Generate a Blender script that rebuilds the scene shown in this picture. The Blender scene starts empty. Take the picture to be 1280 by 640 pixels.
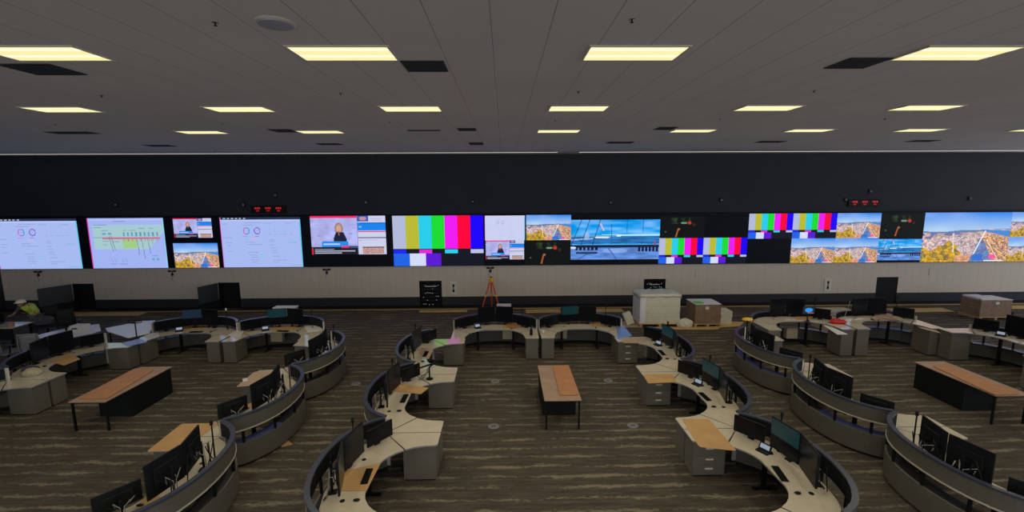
import bpy, bmesh, math, random
import numpy as np
from mathutils import Vector, Matrix
PI = math.pi
S = bpy.context.scene
COL = S.collection

# ------------------------------------------------------------------ camera
CAMH = 5.508
FPX = 567.5
YAW, PITCH, ROLL = 0.016374, 0.142304, -0.0050459
F_ = Vector((math.sin(YAW)*math.cos(PITCH), math.cos(YAW)*math.cos(PITCH), -math.sin(PITCH)))
R0 = Vector((math.cos(YAW), -math.sin(YAW), 0))
U0 = R0.cross(F_)
R_ = R0*math.cos(ROLL) + U0*math.sin(ROLL)
U_ = U0*math.cos(ROLL) - R0*math.sin(ROLL)
def at(x, y, z):
    """ground position of a photographed point lying at height z"""
    d = F_ + R_*((x-640)/FPX) + U_*((320-y)/FPX)
    k = (z-CAMH)/d.z
    return (d.x*k, d.y*k)
cam = bpy.data.cameras.new('camera'); cam.sensor_width = 36; cam.lens = FPX/1280*36
cam.clip_start = .05; cam.clip_end = 200
co = bpy.data.objects.new('camera', cam); COL.objects.link(co)
co.matrix_world = Matrix(((R_.x, U_.x, -F_.x, 0), (R_.y, U_.y, -F_.y, 0), (R_.z, U_.z, -F_.z, CAMH), (0, 0, 0, 1)))
S.camera = co
S.view_settings.view_transform = 'Standard'; S.view_settings.look = 'None'
S.view_settings.exposure = 0; S.view_settings.gamma = 1; S.view_settings.use_curve_mapping = False

# ------------------------------------------------------------------ materials
def mat(name, col, rough=.6, metal=0, spec=.5, emit=None, es=1, noise=0, nscale=8, coat=0, bump=0):
    m = bpy.data.materials.new(name); m.use_nodes = True
    nt = m.node_tree; b = nt.nodes['Principled BSDF']
    b.inputs['Base Color'].default_value = (*col, 1)
    b.inputs['Roughness'].default_value = rough
    b.inputs['Metallic'].default_value = metal
    b.inputs['Specular IOR Level'].default_value = spec
    b.inputs['Coat Weight'].default_value = coat
    b.inputs['Coat Roughness'].default_value = .08
    if emit:
        b.inputs['Emission Color'].default_value = (*emit, 1)
        b.inputs['Emission Strength'].default_value = es
    if noise or bump:
        tc = nt.nodes.new('ShaderNodeTexCoord'); n = nt.nodes.new('ShaderNodeTexNoise')
        n.inputs['Scale'].default_value = nscale; n.inputs['Detail'].default_value = 4
        nt.links.new(tc.outputs['Object'], n.inputs['Vector'])
        if noise:
            r = nt.nodes.new('ShaderNodeMapRange')
            r.inputs['To Min'].default_value = 1-noise; r.inputs['To Max'].default_value = 1+noise
            r.inputs['From Min'].default_value = .3; r.inputs['From Max'].default_value = .7
            nt.links.new(n.outputs['Fac'], r.inputs['Value'])
            v = nt.nodes.new('ShaderNodeVectorMath'); v.operation = 'SCALE'
            v.inputs[0].default_value = col
            nt.links.new(r.outputs['Result'], v.inputs['Scale'])
            nt.links.new(v.outputs['Vector'], b.inputs['Base Color'])
        if bump:
            bp = nt.nodes.new('ShaderNodeBump'); bp.inputs['Strength'].default_value = bump
            bp.inputs['Distance'].default_value = .02
            nt.links.new(n.outputs['Fac'], bp.inputs['Height']); nt.links.new(bp.outputs['Normal'], b.inputs['Normal'])
    return m

M = {}
M['top'] = mat('laminate_top', (.64, .58, .46), .09, spec=.5, noise=.05, nscale=5)
M['edge'] = mat('edge_band', (.30, .30, .31), .4)
M['panel'] = mat('panel_laminate', (.118, .114, .092), .5, noise=.06, nscale=4)
M['ped'] = mat('pedestal_laminate', (.150, .142, .115), .5, noise=.05, nscale=4)
M['liner'] = mat('liner_black', (.012, .014, .018), .7, spec=.18)
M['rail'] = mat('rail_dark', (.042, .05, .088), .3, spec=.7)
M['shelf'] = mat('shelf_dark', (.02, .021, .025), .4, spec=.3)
M['bstrip'] = mat('blue_strip_surface', (.075, .095, .27), .25, spec=.6, bump=.15, nscale=9)
M['trim'] = mat('trim_pale', (.55, .52, .44), .35)
M['white'] = mat('white_cap', (.75, .73, .66), .5)
M['black'] = mat('black_metal', (.008, .009, .010), .45, spec=.18)
M['plast'] = mat('black_plastic', (.010, .012, .013), .5, bump=.1, spec=.18)
M['cable'] = mat('cable_black', (.012, .012, .013), .6, spec=.18)
M['cablew'] = mat('cable_grey', (.35, .35, .36), .6)
M['screen'] = mat('screen_off', (.006, .007, .010), .22, spec=.18)
M['teal'] = mat('screen_teal', (.003, .01, .012), .25, emit=(.002, .020, .023), es=1)
M['blue'] = mat('screen_blue', (.003, .008, .012), .25, emit=(.006, .014, .032), es=1)
M['kraft'] = mat('kraft_board', (.56, .34, .145), .8, noise=.08, nscale=3)
M['kraftl'] = mat('kraft_board_pale', (.50, .36, .26), .8, noise=.08, nscale=3)
M['cream'] = mat('cream_box', (.50, .45, .30), .7)
M['wood'] = mat('table_wood', (.42, .285, .20), .5, noise=.12, nscale=3)
M['wood2'] = mat('table_board', (.52, .245, .10), .5, noise=.12, nscale=4)
M['ply'] = mat('plywood', (.62, .42, .16), .6, noise=.12, nscale=2)
M['tblack'] = mat('table_cabinet_black', (.010, .012, .013), .5, spec=.18)
M['foam'] = mat('white_foam', (.72, .70, .58), .7, noise=.05, nscale=6, bump=.4)
M['plasticf'] = mat('plastic_film', (.80, .82, .86), .25, bump=.5, nscale=12)
M['brownbox'] = mat('wrapped_carton', (.27, .185, .125), .35, noise=.2, nscale=5, coat=.4)
M['orange'] = mat('orange_legs', (.75, .10, .04), .5)
M['yellow'] = mat('yellow_plastic', (.85, .50, .03), .4)
M['green'] = mat('green_film', (.16, .60, .08), .4)
M['red'] = mat('red_cloth', (.60, .03, .03), .7)
M['greyfab'] = mat('grey_chair_fabric', (.20, .20, .22), .9, noise=.1, nscale=30)
M['chairf'] = mat('chair_frame_grey', (.22, .22, .25), .5)
M['blackfab'] = mat('black_chair_mesh', (.014, .013, .013), .9)
M['jacket'] = mat('jacket_blue_grey', (.07, .075, .10), .9, noise=.3, nscale=15)
M['vest'] = mat('hi_vis_yellow', (.55, .68, .10), .8, noise=.1, nscale=20)
M['helmet'] = mat('hard_hat_cream', (.80, .76, .55), .35)
M['skin'] = mat('skin', (.35, .20, .13), .6)
M['hair'] = mat('dark_hair', (.02, .015, .01), .8)
M['trouser'] = mat('trousers_grey', (.10, .10, .12), .9)
M['paper'] = mat('paper_white', (.75, .75, .75), .6)
M['bluep'] = mat('blue_plastic', (.20, .32, .75), .3, bump=.3, nscale=10)
M['led'] = mat('phone_display', (.1, .1, .1), .3, emit=(.22, .27, .36), es=1)
M['redled'] = mat('red_digits', (.1, 0, 0), .4, emit=(.62, .02, .03), es=1)
M['maroon'] = mat('maroon_bracket', (.05, .008, .02), .5)
M['vent'] = mat('vent_dark', (.018, .018, .02), .6)
M['dome'] = mat('grille_white', (.36, .36, .42), .5)
M['chrome'] = mat('chrome', (.6, .6, .6), .2, metal=1)
M['wallblack'] = mat('wall_black', (.022, .027, .038), .75, noise=.12, nscale=1)
M['navy'] = mat('display_housing', (.008, .011, .022), .5, spec=.12)

def node_mat(name):
    m = bpy.data.materials.new(name); m.use_nodes = True
    return m, m.node_tree, m.node_tree.nodes['Principled BSDF']

# carpet: dark taupe with broken pale streaks running across the room
m, nt, b = node_mat('carpet'); M['carpet'] = m
N = nt.nodes.new; L = nt.links.new
tc = N('ShaderNodeTexCoord')
def noise_node(sc, det, loc=(0, 0, 0), rough=.55, dist=0):
    mp = N('ShaderNodeMapping'); mp.inputs['Scale'].default_value = sc; mp.inputs['Location'].default_value = loc
    L(tc.outputs['Object'], mp.inputs['Vector'])
    n = N('ShaderNodeTexNoise'); n.inputs['Scale'].default_value = 1; n.inputs['Detail'].default_value = det
    n.inputs['Roughness'].default_value = rough; n.inputs['Distortion'].default_value = dist
    L(mp.outputs['Vector'], n.inputs['Vector']); return n
def ramp(n, pts):
    r = N('ShaderNodeValToRGB')
    while len(r.color_ramp.elements) < len(pts): r.color_ramp.elements.new(.5)
    for e, (p, c) in zip(r.color_ramp.elements, pts): e.position = p; e.color = (*c, 1)
    L(n, r.inputs['Fac']); return r
sep = N('ShaderNodeSeparateXYZ'); L(tc.outputs['Object'], sep.inputs[0])
wob = noise_node((1.1, 1.1, 1), 2, (3, 9, 0)); rag = noise_node((9, 30, 1), 4, (5, 3, 0), .7); lng = noise_node((.85, 3.05, 1), 2, (1, 7, 0)); mid = noise_node((1.6, 14, 1), 3, (8, 2, 0))
def mth(op, a_, b_=None, c_=None):
    n_ = N('ShaderNodeMath'); n_.operation = op
    for k_, v_ in enumerate((a_, b_, c_)):
        if v_ is None: continue
        if isinstance(v_, (int, float)): n_.inputs[k_].default_value = v_
        else: L(v_, n_.inputs[k_])
    return n_.outputs[0]
yy = mth('MULTIPLY_ADD', wob.outputs['Fac'], .22, sep.outputs['Y'])
pp = mth('DIVIDE', mth('PINGPONG', yy, .165), .165)            # 0 in the middle of a streak row, 1 between rows
e1 = mth('MULTIPLY_ADD', pp, -.62, mth('MULTIPLY_ADD', rag.outputs['Fac'], 1.15, mth('MULTIPLY', lng.outputs['Fac'], 1.05)))
r0 = ramp(mth('SUBTRACT', e1, .395), [(.0, (0, 0, 0)), (.575, (0, 0, 0)), (.65, (.5, .5, .5)), (.78, (1, 1, 1))])
r1 = ramp(mid.outputs['Fac'], [(.30, (.068, .058, .046)), (.52, (.092, .080, .063)), (.72, (.13, .113, .088))])
sm2 = N('ShaderNodeMix'); sm2.data_type = 'RGBA'; sm2.inputs['B'].default_value = (.25, .22, .165, 1)
L(r0.outputs['Color'], sm2.inputs['Factor']); L(r1.outputs['Color'], sm2.inputs['A'])
fine = noise_node((60, 60, 1), 2)
mx = N('ShaderNodeMix'); mx.data_type = 'RGBA'; mx.blend_type = 'MULTIPLY'; mx.inputs['Factor'].default_value = .5
fr = ramp(fine.outputs['Fac'], [(.3, (.55, .55, .55)), (.7, (1.3, 1.3, 1.3))])
L(sm2.outputs['Result'], mx.inputs['A']); L(fr.outputs['Color'], mx.inputs['B'])
L(mx.outputs['Result'], b.inputs['Base Color']); b.inputs['Roughness'].default_value = .95
b.inputs['Specular IOR Level'].default_value = .1

# ceiling: lay-in tiles, long joints running to the display wall, faint cross joints
m, nt, b = node_mat('ceiling_tiles'); M['ceil'] = m
N = nt.nodes.new; L = nt.links.new
tc = N('ShaderNodeTexCoord'); sx = N('ShaderNodeSeparateXYZ'); L(tc.outputs['Object'], sx.inputs[0])
def joint(out, off, per, w):
    a = N('ShaderNodeMath'); a.operation = 'SUBTRACT'; a.inputs[1].default_value = off; L(out, a.inputs[0])
    p = N('ShaderNodeMath'); p.operation = 'PINGPONG'; p.inputs[1].default_value = per/2; L(a.outputs[0], p.inputs[0])
    l = N('ShaderNodeMath'); l.operation = 'LESS_THAN'; l.inputs[1].default_value = w; L(p.outputs[0], l.inputs[0]); return l
jx = joint(sx.outputs['X'], -.12, .61, .0055); jy = joint(sx.outputs['Y'], .0, 1.22, .003)
n = N('ShaderNodeTexNoise'); n.inputs['Scale'].default_value = .5; n.inputs['Detail'].default_value = 3; L(tc.outputs['Object'], n.inputs['Vector'])
cr = N('ShaderNodeValToRGB'); cr.color_ramp.elements[0].position = .3; cr.color_ramp.elements[1].position = .7
cr.color_ramp.elements[0].color = (.70, .68, .67, 1); cr.color_ramp.elements[1].color = (.76, .74, .73, 1); L(n.outputs['Fac'], cr.inputs[0])
m1 = N('ShaderNodeMix'); m1.data_type = 'RGBA'; m1.inputs['B'].default_value = (.63, .615, .60, 1); L(jy.outputs[0], m1.inputs['Factor']); L(cr.outputs[0], m1.inputs['A'])
m2 = N('ShaderNodeMix'); m2.data_type = 'RGBA'; m2.inputs['B'].default_value = (.34, .34, .34, 1); L(jx.outputs[0], m2.inputs['Factor']); L(m1.outputs['Result'], m2.inputs['A'])
L(m2.outputs['Result'], b.inputs['Base Color'])
ro = N('ShaderNodeMix'); ro.inputs['A'].default_value = .8; ro.inputs['B'].default_value = .35; L(jx.outputs[0], ro.inputs['Factor']); L(ro.outputs[0], b.inputs['Roughness']); me_ = N('ShaderNodeMath'); me_.operation = 'MULTIPLY'; me_.inputs[1].default_value = .8; L(jx.outputs[0], me_.inputs[0]); L(me_.outputs[0], b.inputs['Metallic'])
b.inputs['Specular IOR Level'].default_value = .3

# wainscot: warm grey-beige boards with soft vertical joints
m, nt, b = node_mat('wainscot'); M['beige'] = m
N = nt.nodes.new; L = nt.links.new
tc = N('ShaderNodeTexCoord'); sx = N('ShaderNodeSeparateXYZ'); L(tc.outputs['Object'], sx.inputs[0])
jx = joint(sx.outputs['X'], .05, .40, .012)
m1 = N('ShaderNodeMix'); m1.data_type = 'RGBA'; m1.inputs['A'].default_value = (.66, .60, .525, 1); m1.inputs['B'].default_value = (.58, .525, .455, 1)
L(jx.outputs[0], m1.inputs['Factor']); L(m1.outputs['Result'], b.inputs['Base Color']); b.inputs['Roughness'].default_value = .6

# lamp diffuser: warm prismatic sheet with two brighter tube lines behind it
m, nt, b = node_mat('lamp_diffuser'); M['lamp'] = m
N = nt.nodes.new; L = nt.links.new
tc = N('ShaderNodeTexCoord'); sx = N('ShaderNodeSeparateXYZ'); L(tc.outputs['Object'], sx.inputs[0])
jx = joint(sx.outputs['Y'], .10, .26, .035)
m1 = N('ShaderNodeMix'); m1.data_type = 'RGBA'; m1.inputs['A'].default_value = (.93, .82, .38, 1); m1.inputs['B'].default_value = (1.25, 1.2, .78, 1)
L(jx.outputs[0], m1.inputs['Factor']); L(m1.outputs['Result'], b.inputs['Emission Color']); b.inputs['Emission Strength'].default_value = 1.0
b.inputs['Base Color'].default_value = (.6, .6, .5, 1)

# LED picture: emission from the stored picture colours
m, nt, b = node_mat('led_picture'); M['pic'] = m
at_ = nt.nodes.new('ShaderNodeVertexColor'); at_.layer_name = 'picture'
nt.links.new(at_.outputs['Color'], b.inputs['Emission Color']); b.inputs['Emission Strength'].default_value = 1.05
b.inputs['Base Color'].default_value = (.004, .004, .005, 1); b.inputs['Roughness'].default_value = .5; b.inputs['Specular IOR Level'].default_value = .1

# ------------------------------------------------------------------ mesh helpers
def finish(name, bm, mt, parent=None, smooth=False, loc=None):
    me = bpy.data.meshes.new(name)
    bmesh.ops.recalc_face_normals(bm, faces=bm.faces)
    bm.to_mesh(me); bm.free()
    for x in (mt if isinstance(mt, (list, tuple)) else [mt]): me.materials.append(M[x] if isinstance(x, str) else x)
    if smooth:
        for p in me.polygons: p.use_smooth = True
    o = bpy.data.objects.new(name, me); COL.objects.link(o)
    if parent: o.parent = parent
    if loc: o.location = loc
    return o
def NB(): return bmesh.new()
def box(bm, x0, x1, y0, y1, z0, z1, mi=0, rot=None, piv=(0, 0, 0), bev=0):
    vs = [bm.verts.new((x, y, z)) for z in (z0, z1) for y in (y0, y1) for x in (x0, x1)]
    fs = [bm.faces.new([vs[i] for i in f]) for f in ((0, 2, 3, 1), (4, 5, 7, 6), (0, 1, 5, 4), (2, 6, 7, 3), (0, 4, 6, 2), (1, 3, 7, 5))]
    for f in fs: f.material_index = mi
    if bev:
        es = list({e for f in fs for e in f.edges})
        r = bmesh.ops.bevel(bm, geom=es, offset=bev, segments=2, affect='EDGES', profile=.5)
        vs = list({v for f in r['faces'] for v in f.verts} | {v for v in vs if v.is_valid})
        allv = set(vs)
        for v in list(allv):
            for e in v.link_edges: allv.add(e.other_vert(v))
        vs = list(allv)
    if rot is not None: bmesh.ops.rotate(bm, verts=vs, cent=piv, matrix=rot)
    return vs
def prism(bm, pts, z0, z1, mi=0, side_mi=None):
    n = len(pts)
    lo = [bm.verts.new((p[0], p[1], z0)) for p in pts]; hi = [bm.verts.new((p[0], p[1], z1)) for p in pts]
    f = bm.faces.new(lo[::-1]); f.material_index = mi
    f = bm.faces.new(hi); f.material_index = mi
    for i in range(n):
        f = bm.faces.new((lo[i], lo[(i+1) % n], hi[(i+1) % n], hi[i])); f.material_index = mi if side_mi is None else side_mi
    return lo+hi
def band(bm, path, th, z0, z1, mi=0):
    """a curved wall following path; thickness th laid to the inside"""
    inn = []
    for i, p in enumerate(path):
        a = Vector(path[max(0, i-1)]); c = Vector(path[min(len(path)-1, i+1)])
        d = (c-a).normalized(); nrm = Vector((d.y, -d.x))
        if nrm.dot(Vector((0, .6))-Vector(p)) < 0: nrm = -nrm
        inn.append(Vector(p)+nrm*th)
    for i in range(len(path)-1):
        q = [path[i], path[i+1], inn[i+1], inn[i]]
        pass
    lo = [bm.verts.new((p[0], p[1], z0)) for p in path]; hi = [bm.verts.new((p[0], p[1], z1)) for p in path]
    li = [bm.verts.new((p[0], p[1], z0)) for p in inn]; hh = [bm.verts.new((p[0], p[1], z1)) for p in inn]
    for i in range(len(path)-1):
        for q in ((lo[i], lo[i+1], hi[i+1], hi[i]), (li[i], hh[i], hh[i+1], li[i+1]), (hi[i], hi[i+1], hh[i+1], hh[i]), (lo[i], li[i], li[i+1], lo[i+1])):
            bm.faces.new(q).material_index = mi
    for i in (0, len(path)-1): bm.faces.new((lo[i], hi[i], hh[i], li[i])).material_index = mi
def tube(bm, pts, r, n=6, mi=0, r2=None):
    pts = [Vector(p) for p in pts]; rings = []
    for i, p in enumerate(pts):
        d = (pts[min(i+1, len(pts)-1)]-pts[max(0, i-1)]).normalized()
        a = d.cross(Vector((0, 0, 1)))
        if a.length < .05: a = d.cross(Vector((1, 0, 0)))
        a.normalize(); c = d.cross(a)
        rr = r if r2 is None else r+(r2-r)*i/(len(pts)-1)
        rings.append([bm.verts.new(p+(a*math.cos(2*PI*k/n)+c*math.sin(2*PI*k/n))*rr) for k in range(n)])
    for i in range(len(rings)-1):
        for k in range(n):
            bm.faces.new((rings[i][k], rings[i][(k+1) % n], rings[i+1][(k+1) % n], rings[i+1][k])).material_index = mi
    bm.faces.new(rings[0][::-1]).material_index = mi; bm.faces.new(rings[-1]).material_index = mi
def lathe(bm, prof, n=16, cx=0, cy=0, mi=0):
    rings = [[bm.verts.new((cx+r*math.cos(2*PI*k/n), cy+r*math.sin(2*PI*k/n), z)) for k in range(n)] for r, z in prof]
    for i in range(len(rings)-1):
        for k in range(n):
            bm.faces.new((rings[i][k], rings[i][(k+1) % n], rings[i+1][(k+1) % n], rings[i+1][k])).material_index = mi
    bm.faces.new(rings[0][::-1]).material_index = mi; bm.faces.new(rings[-1]).material_index = mi
def ball(bm, c, s, mi=0, seg=10):
    r = bmesh.ops.create_uvsphere(bm, u_segments=seg, v_segments=max(6, seg//2+2), radius=1)
    for v in r['verts']: v.co = Vector((c[0]+v.co.x*s[0], c[1]+v.co.y*s[1], c[2]+v.co.z*s[2]))
    for f in {f for v in r['verts'] for f in v.link_faces}: f.material_index = mi
    return r['verts']
def sag(a, b_, d, n=7):
    a = Vector(a); b_ = Vector(b_)
    return [a.lerp(b_, t/(n-1)) - Vector((0, 0, 4*d*(t/(n-1))*(1-t/(n-1)))) for t in range(n)]
def tag(o, label, cat, group=None, kind=None):
    o['label'] = label; o['category'] = cat
    if group: o['group'] = group
    if kind: o['kind'] = kind
    return o
def empty(name, loc=(0, 0, 0), rz=0):
    o = bpy.data.objects.new(name, None); COL.objects.link(o); o.location = loc; o.rotation_euler = (0, 0, rz); o.empty_display_size = .1
    return o
KIDS = {}
def copy_tree(o, parent=None):
    c = o.copy(); COL.objects.link(c)
    if parent: c.parent = parent
    for ch in [x for x in list(COL.objects) if x.parent == o]: copy_tree(ch, c)
    return c
def structure(o): o['kind'] = 'structure'; return o

# ------------------------------------------------------------------ room shell
WY = 21.2; CZ = 7.176; XL = -23.45; XR = 30.0; YB = -10.0
bm = NB(); box(bm, XL, XR, YB, WY+.3, -.12, 0); structure(finish('floor', bm, 'carpet'))
bm = NB(); box(bm, XL, XR, YB, WY+.3, CZ, CZ+.12); structure(finish('ceiling', bm, 'ceil'))
bm = NB(); box(bm, XL-.15, XL, YB, WY+.3, 0, CZ); structure(finish('wall_left', bm, 'wallblack'))
ZB, ZS, ZT = .535, 2.03, 4.40
OPEN = [(-20.25, -19.28), (-13.50, -12.5), (-4.06, -3.0), (6.65, 7.69), (17.93, 18.98)]
OZ = 1.31
bm = NB()
box(bm, XL, XR, WY, WY+.3, OZ, ZS, 0)           # board band above the openings
box(bm, XL, XR, WY, WY+.3, ZS, CZ, 1)
xs = [XL]+[v for o in OPEN for v in o]+[XR]
for i in range(0, len(xs), 2):
    box(bm, xs[i], xs[i+1], WY, WY+.3, ZB, OZ, 0)
    box(bm, xs[i], xs[i+1], WY, WY+.3, 0, ZB, 1)
for a_, b_ in OPEN:
    box(bm, a_-.05, b_+.05, WY+.3, WY+.34, 0, OZ+.1, 2); box(bm, a_, a_+.012, WY-.002, WY+.3, 0, OZ, 2); box(bm, b_-.012, b_, WY-.002, WY+.3, 0, OZ, 2)
structure(finish('wall_back', bm, ['beige', 'wallblack', 'liner']))
bm = NB(); box(bm, XL, XR, WY-.04, WY, ZS-.035, ZS); structure(finish('trim_1', bm, 'trim'))
bm = NB()
for i in range(0, len(xs), 2): box(bm, xs[i], xs[i+1], WY-.02, WY, .002, .12)
structure(finish('baseboard_back', bm, 'liner'))
# door leaves standing open in front of the two left openings
for k, (hx, dx, dy) in enumerate([(-20.25, -.52, -1.05), (-13.50, -.28, -.95)]):
    bm = NB(); d = Vector((dx, dy)).normalized(); nn = Vector((-d.y, d.x))*.02; ln = math.hypot(dx, dy)
    prism(bm, [(hx+nn.x, WY-.06+nn.y), (hx+d.x*ln+nn.x, WY-.06+d.y*ln+nn.y), (hx+d.x*ln-nn.x, WY-.06+d.y*ln-nn.y), (hx-nn.x, WY-.06-nn.y)], .5, OZ-.01)
    dm = mat('door_back_grey', (.035, .04, .045), .5) if k == 0 else dm
    structure(finish('door_%d' % (k+1), bm, dm))
    bm = NB(); prism(bm, [(hx+nn.x, WY-.06+nn.y), (hx+d.x*ln+nn.x, WY-.06+d.y*ln+nn.y), (hx+d.x*ln-nn.x, WY-.06+d.y*ln-nn.y), (hx-nn.x, WY-.06-nn.y)], .01, .5)
    structure(finish('door_%d' % (k+3), bm, 'liner'))
# leaf almost closed in the right-hand opening
bm = NB(); box(bm, 17.95, 18.96, WY+.02, WY+.05, .02, OZ-.02); structure(finish('door_5', bm, 'liner'))

# equipment racks in the two middle openings
def rack(x0, x1, label, seed):
    random.seed(seed)
    t = empty('equipment_rack', ((x0+x1)/2, WY+.15, 0)); w = x1-x0-.16; tag(t, label, 'equipment rack')
    bm = NB()
    for s in (-1, 1):
        for yy in (-.1, .1): box(bm, s*w/2-.02, s*w/2+.02, yy-.02, yy+.02, 0, 1.24)
    box(bm, -w/2, w/2, -.12, .12, 1.2, 1.25); box(bm, -w/2, w/2, -.12, .12, 0, .05)
    finish('rack_frame', bm, 'plast', t)
    for i in range(6):
        bm = NB(); z = .1+i*.18; box(bm, -w/2+.03, w/2-.03, -.11, .1, z, z+.13, 0, bev=.006)
        u = finish('rack_unit', bm, 'plast', t)
        for j in range(9):
            if random.random() < .45:
                bm = NB(); x = -w/2+.1+j*(w-.2)/8; zz = z+.03+random.random()*.06; box(bm, x-.012, x+.012, -.118, -.108, zz, zz+.02)
                finish('indicator_lamp', bm, bpy.data.materials.get('indicator_white') or mat('indicator_white', (.5, .5, .5), .4, emit=(.35, .42, .5), es=1), u)
    bm = NB(); box(bm, -w*.28, w*.28, -.15, -.12, 1.02, 1.05); finish('rack_handle', bm, 'white', t)
rack(-4.06, -3.0, 'black equipment rack in wall recess left of the orange tripod', 3)
rack(6.65, 7.69, 'black equipment rack in wall recess behind the white wrapped pallet', 5)

# wall outlets plates
for x0, x1, lab in ((-2.60, -2.28, 'pale wall plate beside the left rack recess'), (15.38, 15.72, 'pale wall plate on the beige wall at right')):
    t = empty('wall_plate', ((x0+x1)/2, WY, .95)); tag(t, lab, 'wall plate')
    w = (x1-x0)/2
    bm = NB(); box(bm, -w, w, -.03, 0, -.31, .31, bev=.008); finish('plate', bm, 'white', t)
    for z in (.13, -.13):
        bm = NB(); ball(bm, (0, -.035, z), (.055, .02, .075)); finish('socket', bm, 'black', t)
    bm = NB(); box(bm, -.02, .02, -.045, -.03, -.12, .06); finish('cover_strip', bm, 'vent', t)

# small devices on walls
WHERE = ['below the leftmost white dashboard', 'below the small city picture at left', 'below the large news picture', 'above the orange tripod']
def bracket(x, z, lab, red):
    t = empty('wall_bracket', (x, WY-.0, z)); tag(t, lab, 'wall bracket')
    if red:
        bm = NB(); ball(bm, (-.11, -.05, .08), (.085, .05, .05)); ball(bm, (.11, -.05, .08), (.085, .05, .05)); tube(bm, [(-.1, -.04, .07), (.1, -.04, .07)], .02)
        finish('bracket_arms', bm, 'maroon', t)
        bm = NB(); tube(bm, [(0, -.04, .08), (0, -.04, -.1)], .02); ball(bm, (0, -.05, -.08), (.06, .05, .07)); finish('bracket_stem', bm, 'maroon', t)
    bm = NB(); tube(bm, [(-.06, -.01, -.02), (-.07, -.012, -.2), (-.06, -.012, -.38)], .012); finish('cable', bm, 'edge', t)
for (x, z), w_ in zip([(-21.69, 1.82), (-15.54, 1.80), (-8.36, 1.82), (-.68, 1.84)], WHERE): bracket(x, z, 'small dark red bracket on beige wall '+w_, True)
bracket(9.17, 1.75, 'short grey cable stub on beige wall below the paired colour bars', False)
bracket(20.5, 1.75, 'short grey cable stub on beige wall below the largest city picture', False)
for i, (x, z, w_) in enumerate([(-17.72, 4.97, 'above the leftmost gap of the video wall'), (-11.95, 4.95, 'just left of the left red clock'), (-10.47, 5.37, 'above the left red clock'), (-6.36, 5.02, 'above the large news picture'), (-1.46, 5.03, 'above the large colour bars'), (4.94, 4.95, 'above the airport picture'), (10.12, 5.04, 'above the paired colour bars'), (16.0, 5.02, 'just left of the right red clock'), (17.12, 5.41, 'above the right red clock'), (21.9, 5.05, 'above the largest city picture')]):
    t = empty('wall_sensor', (x, WY, z)); tag(t, 'tiny white-tipped sensor on black wall '+w_, 'sensor')
    bm = NB(); box(bm, -.07, .07, -.03, 0, -.1, .1, bev=.01); finish('sensor_base', bm, 'black', t)
    bm = NB(); ball(bm, (0, -.07, 0), (.045, .05, .055)); finish('sensor_tip', bm, 'dome', t)

# red clocks
def clock(x, z, lab, seed):
    random.seed(seed)
    t = empty('wall_clock', (x, WY, z)); tag(t, lab, 'clock')
    bm = NB(); box(bm, -.78, .78, -.07, 0, -.17, .17, bev=.012); finish('clock_housing', bm, 'black', t)
    for k in (-1, 0, 1):
        bm = NB(); cx = k*.48
        for (dx, dz, w, h) in ((-.09, .05, .06, .08), (0, .05, .06, .08), (.09, .05, .06, .08), (-.035, -.07, .045, .05), (.035, -.07, .045, .05)):
            th = .016 if h > .06 else .012; x0, z0 = cx+dx, dz
            for seg in ((-w/2, w/2, h/2-th, h/2), (-w/2, w/2, -h/2, -h/2+th), (-w/2, w/2, -th/2, th/2), (-w/2, -w/2+th, 0, h/2), (w/2-th, w/2, -h/2, h/2)):
                if random.random() < .9: box(bm, x0+seg[0], x0+seg[1], -.078, -.071, z0+seg[2], z0+seg[3])
        finish('clock_digits', bm, 'redled', t)
clock(-10.85, 4.73, 'black clock strip with red digits above the second dashboard', 1)
clock(16.9, 4.87, 'black clock strip with red digits above right part of video wall', 2)

# ------------------------------------------------------------------ video wall pictures
def canvas(nx, ny, c=(0, 0, 0)):
    a = np.zeros((ny, nx, 3)); a[:] = c; return a
def fill(a, u0, u1, v0, v1, c):
    ny, nx, _ = a.shape
    a[int(round(v0*ny)):max(int(round(v0*ny))+1, int(round(v1*ny))), int(round(u0*nx)):max(int(round(u0*nx))+1, int(round(u1*nx)))] = c
def uvgrid(a):
    ny, nx, _ = a.shape
    return np.meshgrid((np.arange(nx)+.5)/nx, (np.arange(ny)+.5)/ny)
def ell(a, cu, cv, ru, rv, c, k=1):
    U, V = uvgrid(a); m_ = ((U-cu)/ru)**2+((V-cv)/rv)**2 < 1; a[m_] = a[m_]*(1-k)+np.array(c)*k
def line(a, u0, v0, u1, v1, w, c):
    U, V = uvgrid(a); d = np.array([u1-u0, v1-v0]); l2 = d@d
    t = np.clip(((U-u0)*d[0]+(V-v0)*d[1])/l2, 0, 1)
    m_ = np.hypot(U-u0-t*d[0], (V-v0-t*d[1])*.5625) < w; a[m_] = c
def vnoise(rs, nx, ny, gx, gy):
    g = rs.rand(gy+2, gx+2); x = np.linspace(0, gx, nx, endpoint=False); y = np.linspace(0, gy, ny, endpoint=False)
    xi = x.astype(int); yi = y.astype(int); fx = x-xi; fy = (y-yi)[:, None]
    fx = fx*fx*(3-2*fx); fy = fy*fy*(3-2*fy)
    return (g[yi][:, xi]*(1-fx)+g[yi][:, xi+1]*fx)*(1-fy)+(g[yi+1][:, xi]*(1-fx)+g[yi+1][:, xi+1]*fx)*fy
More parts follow.
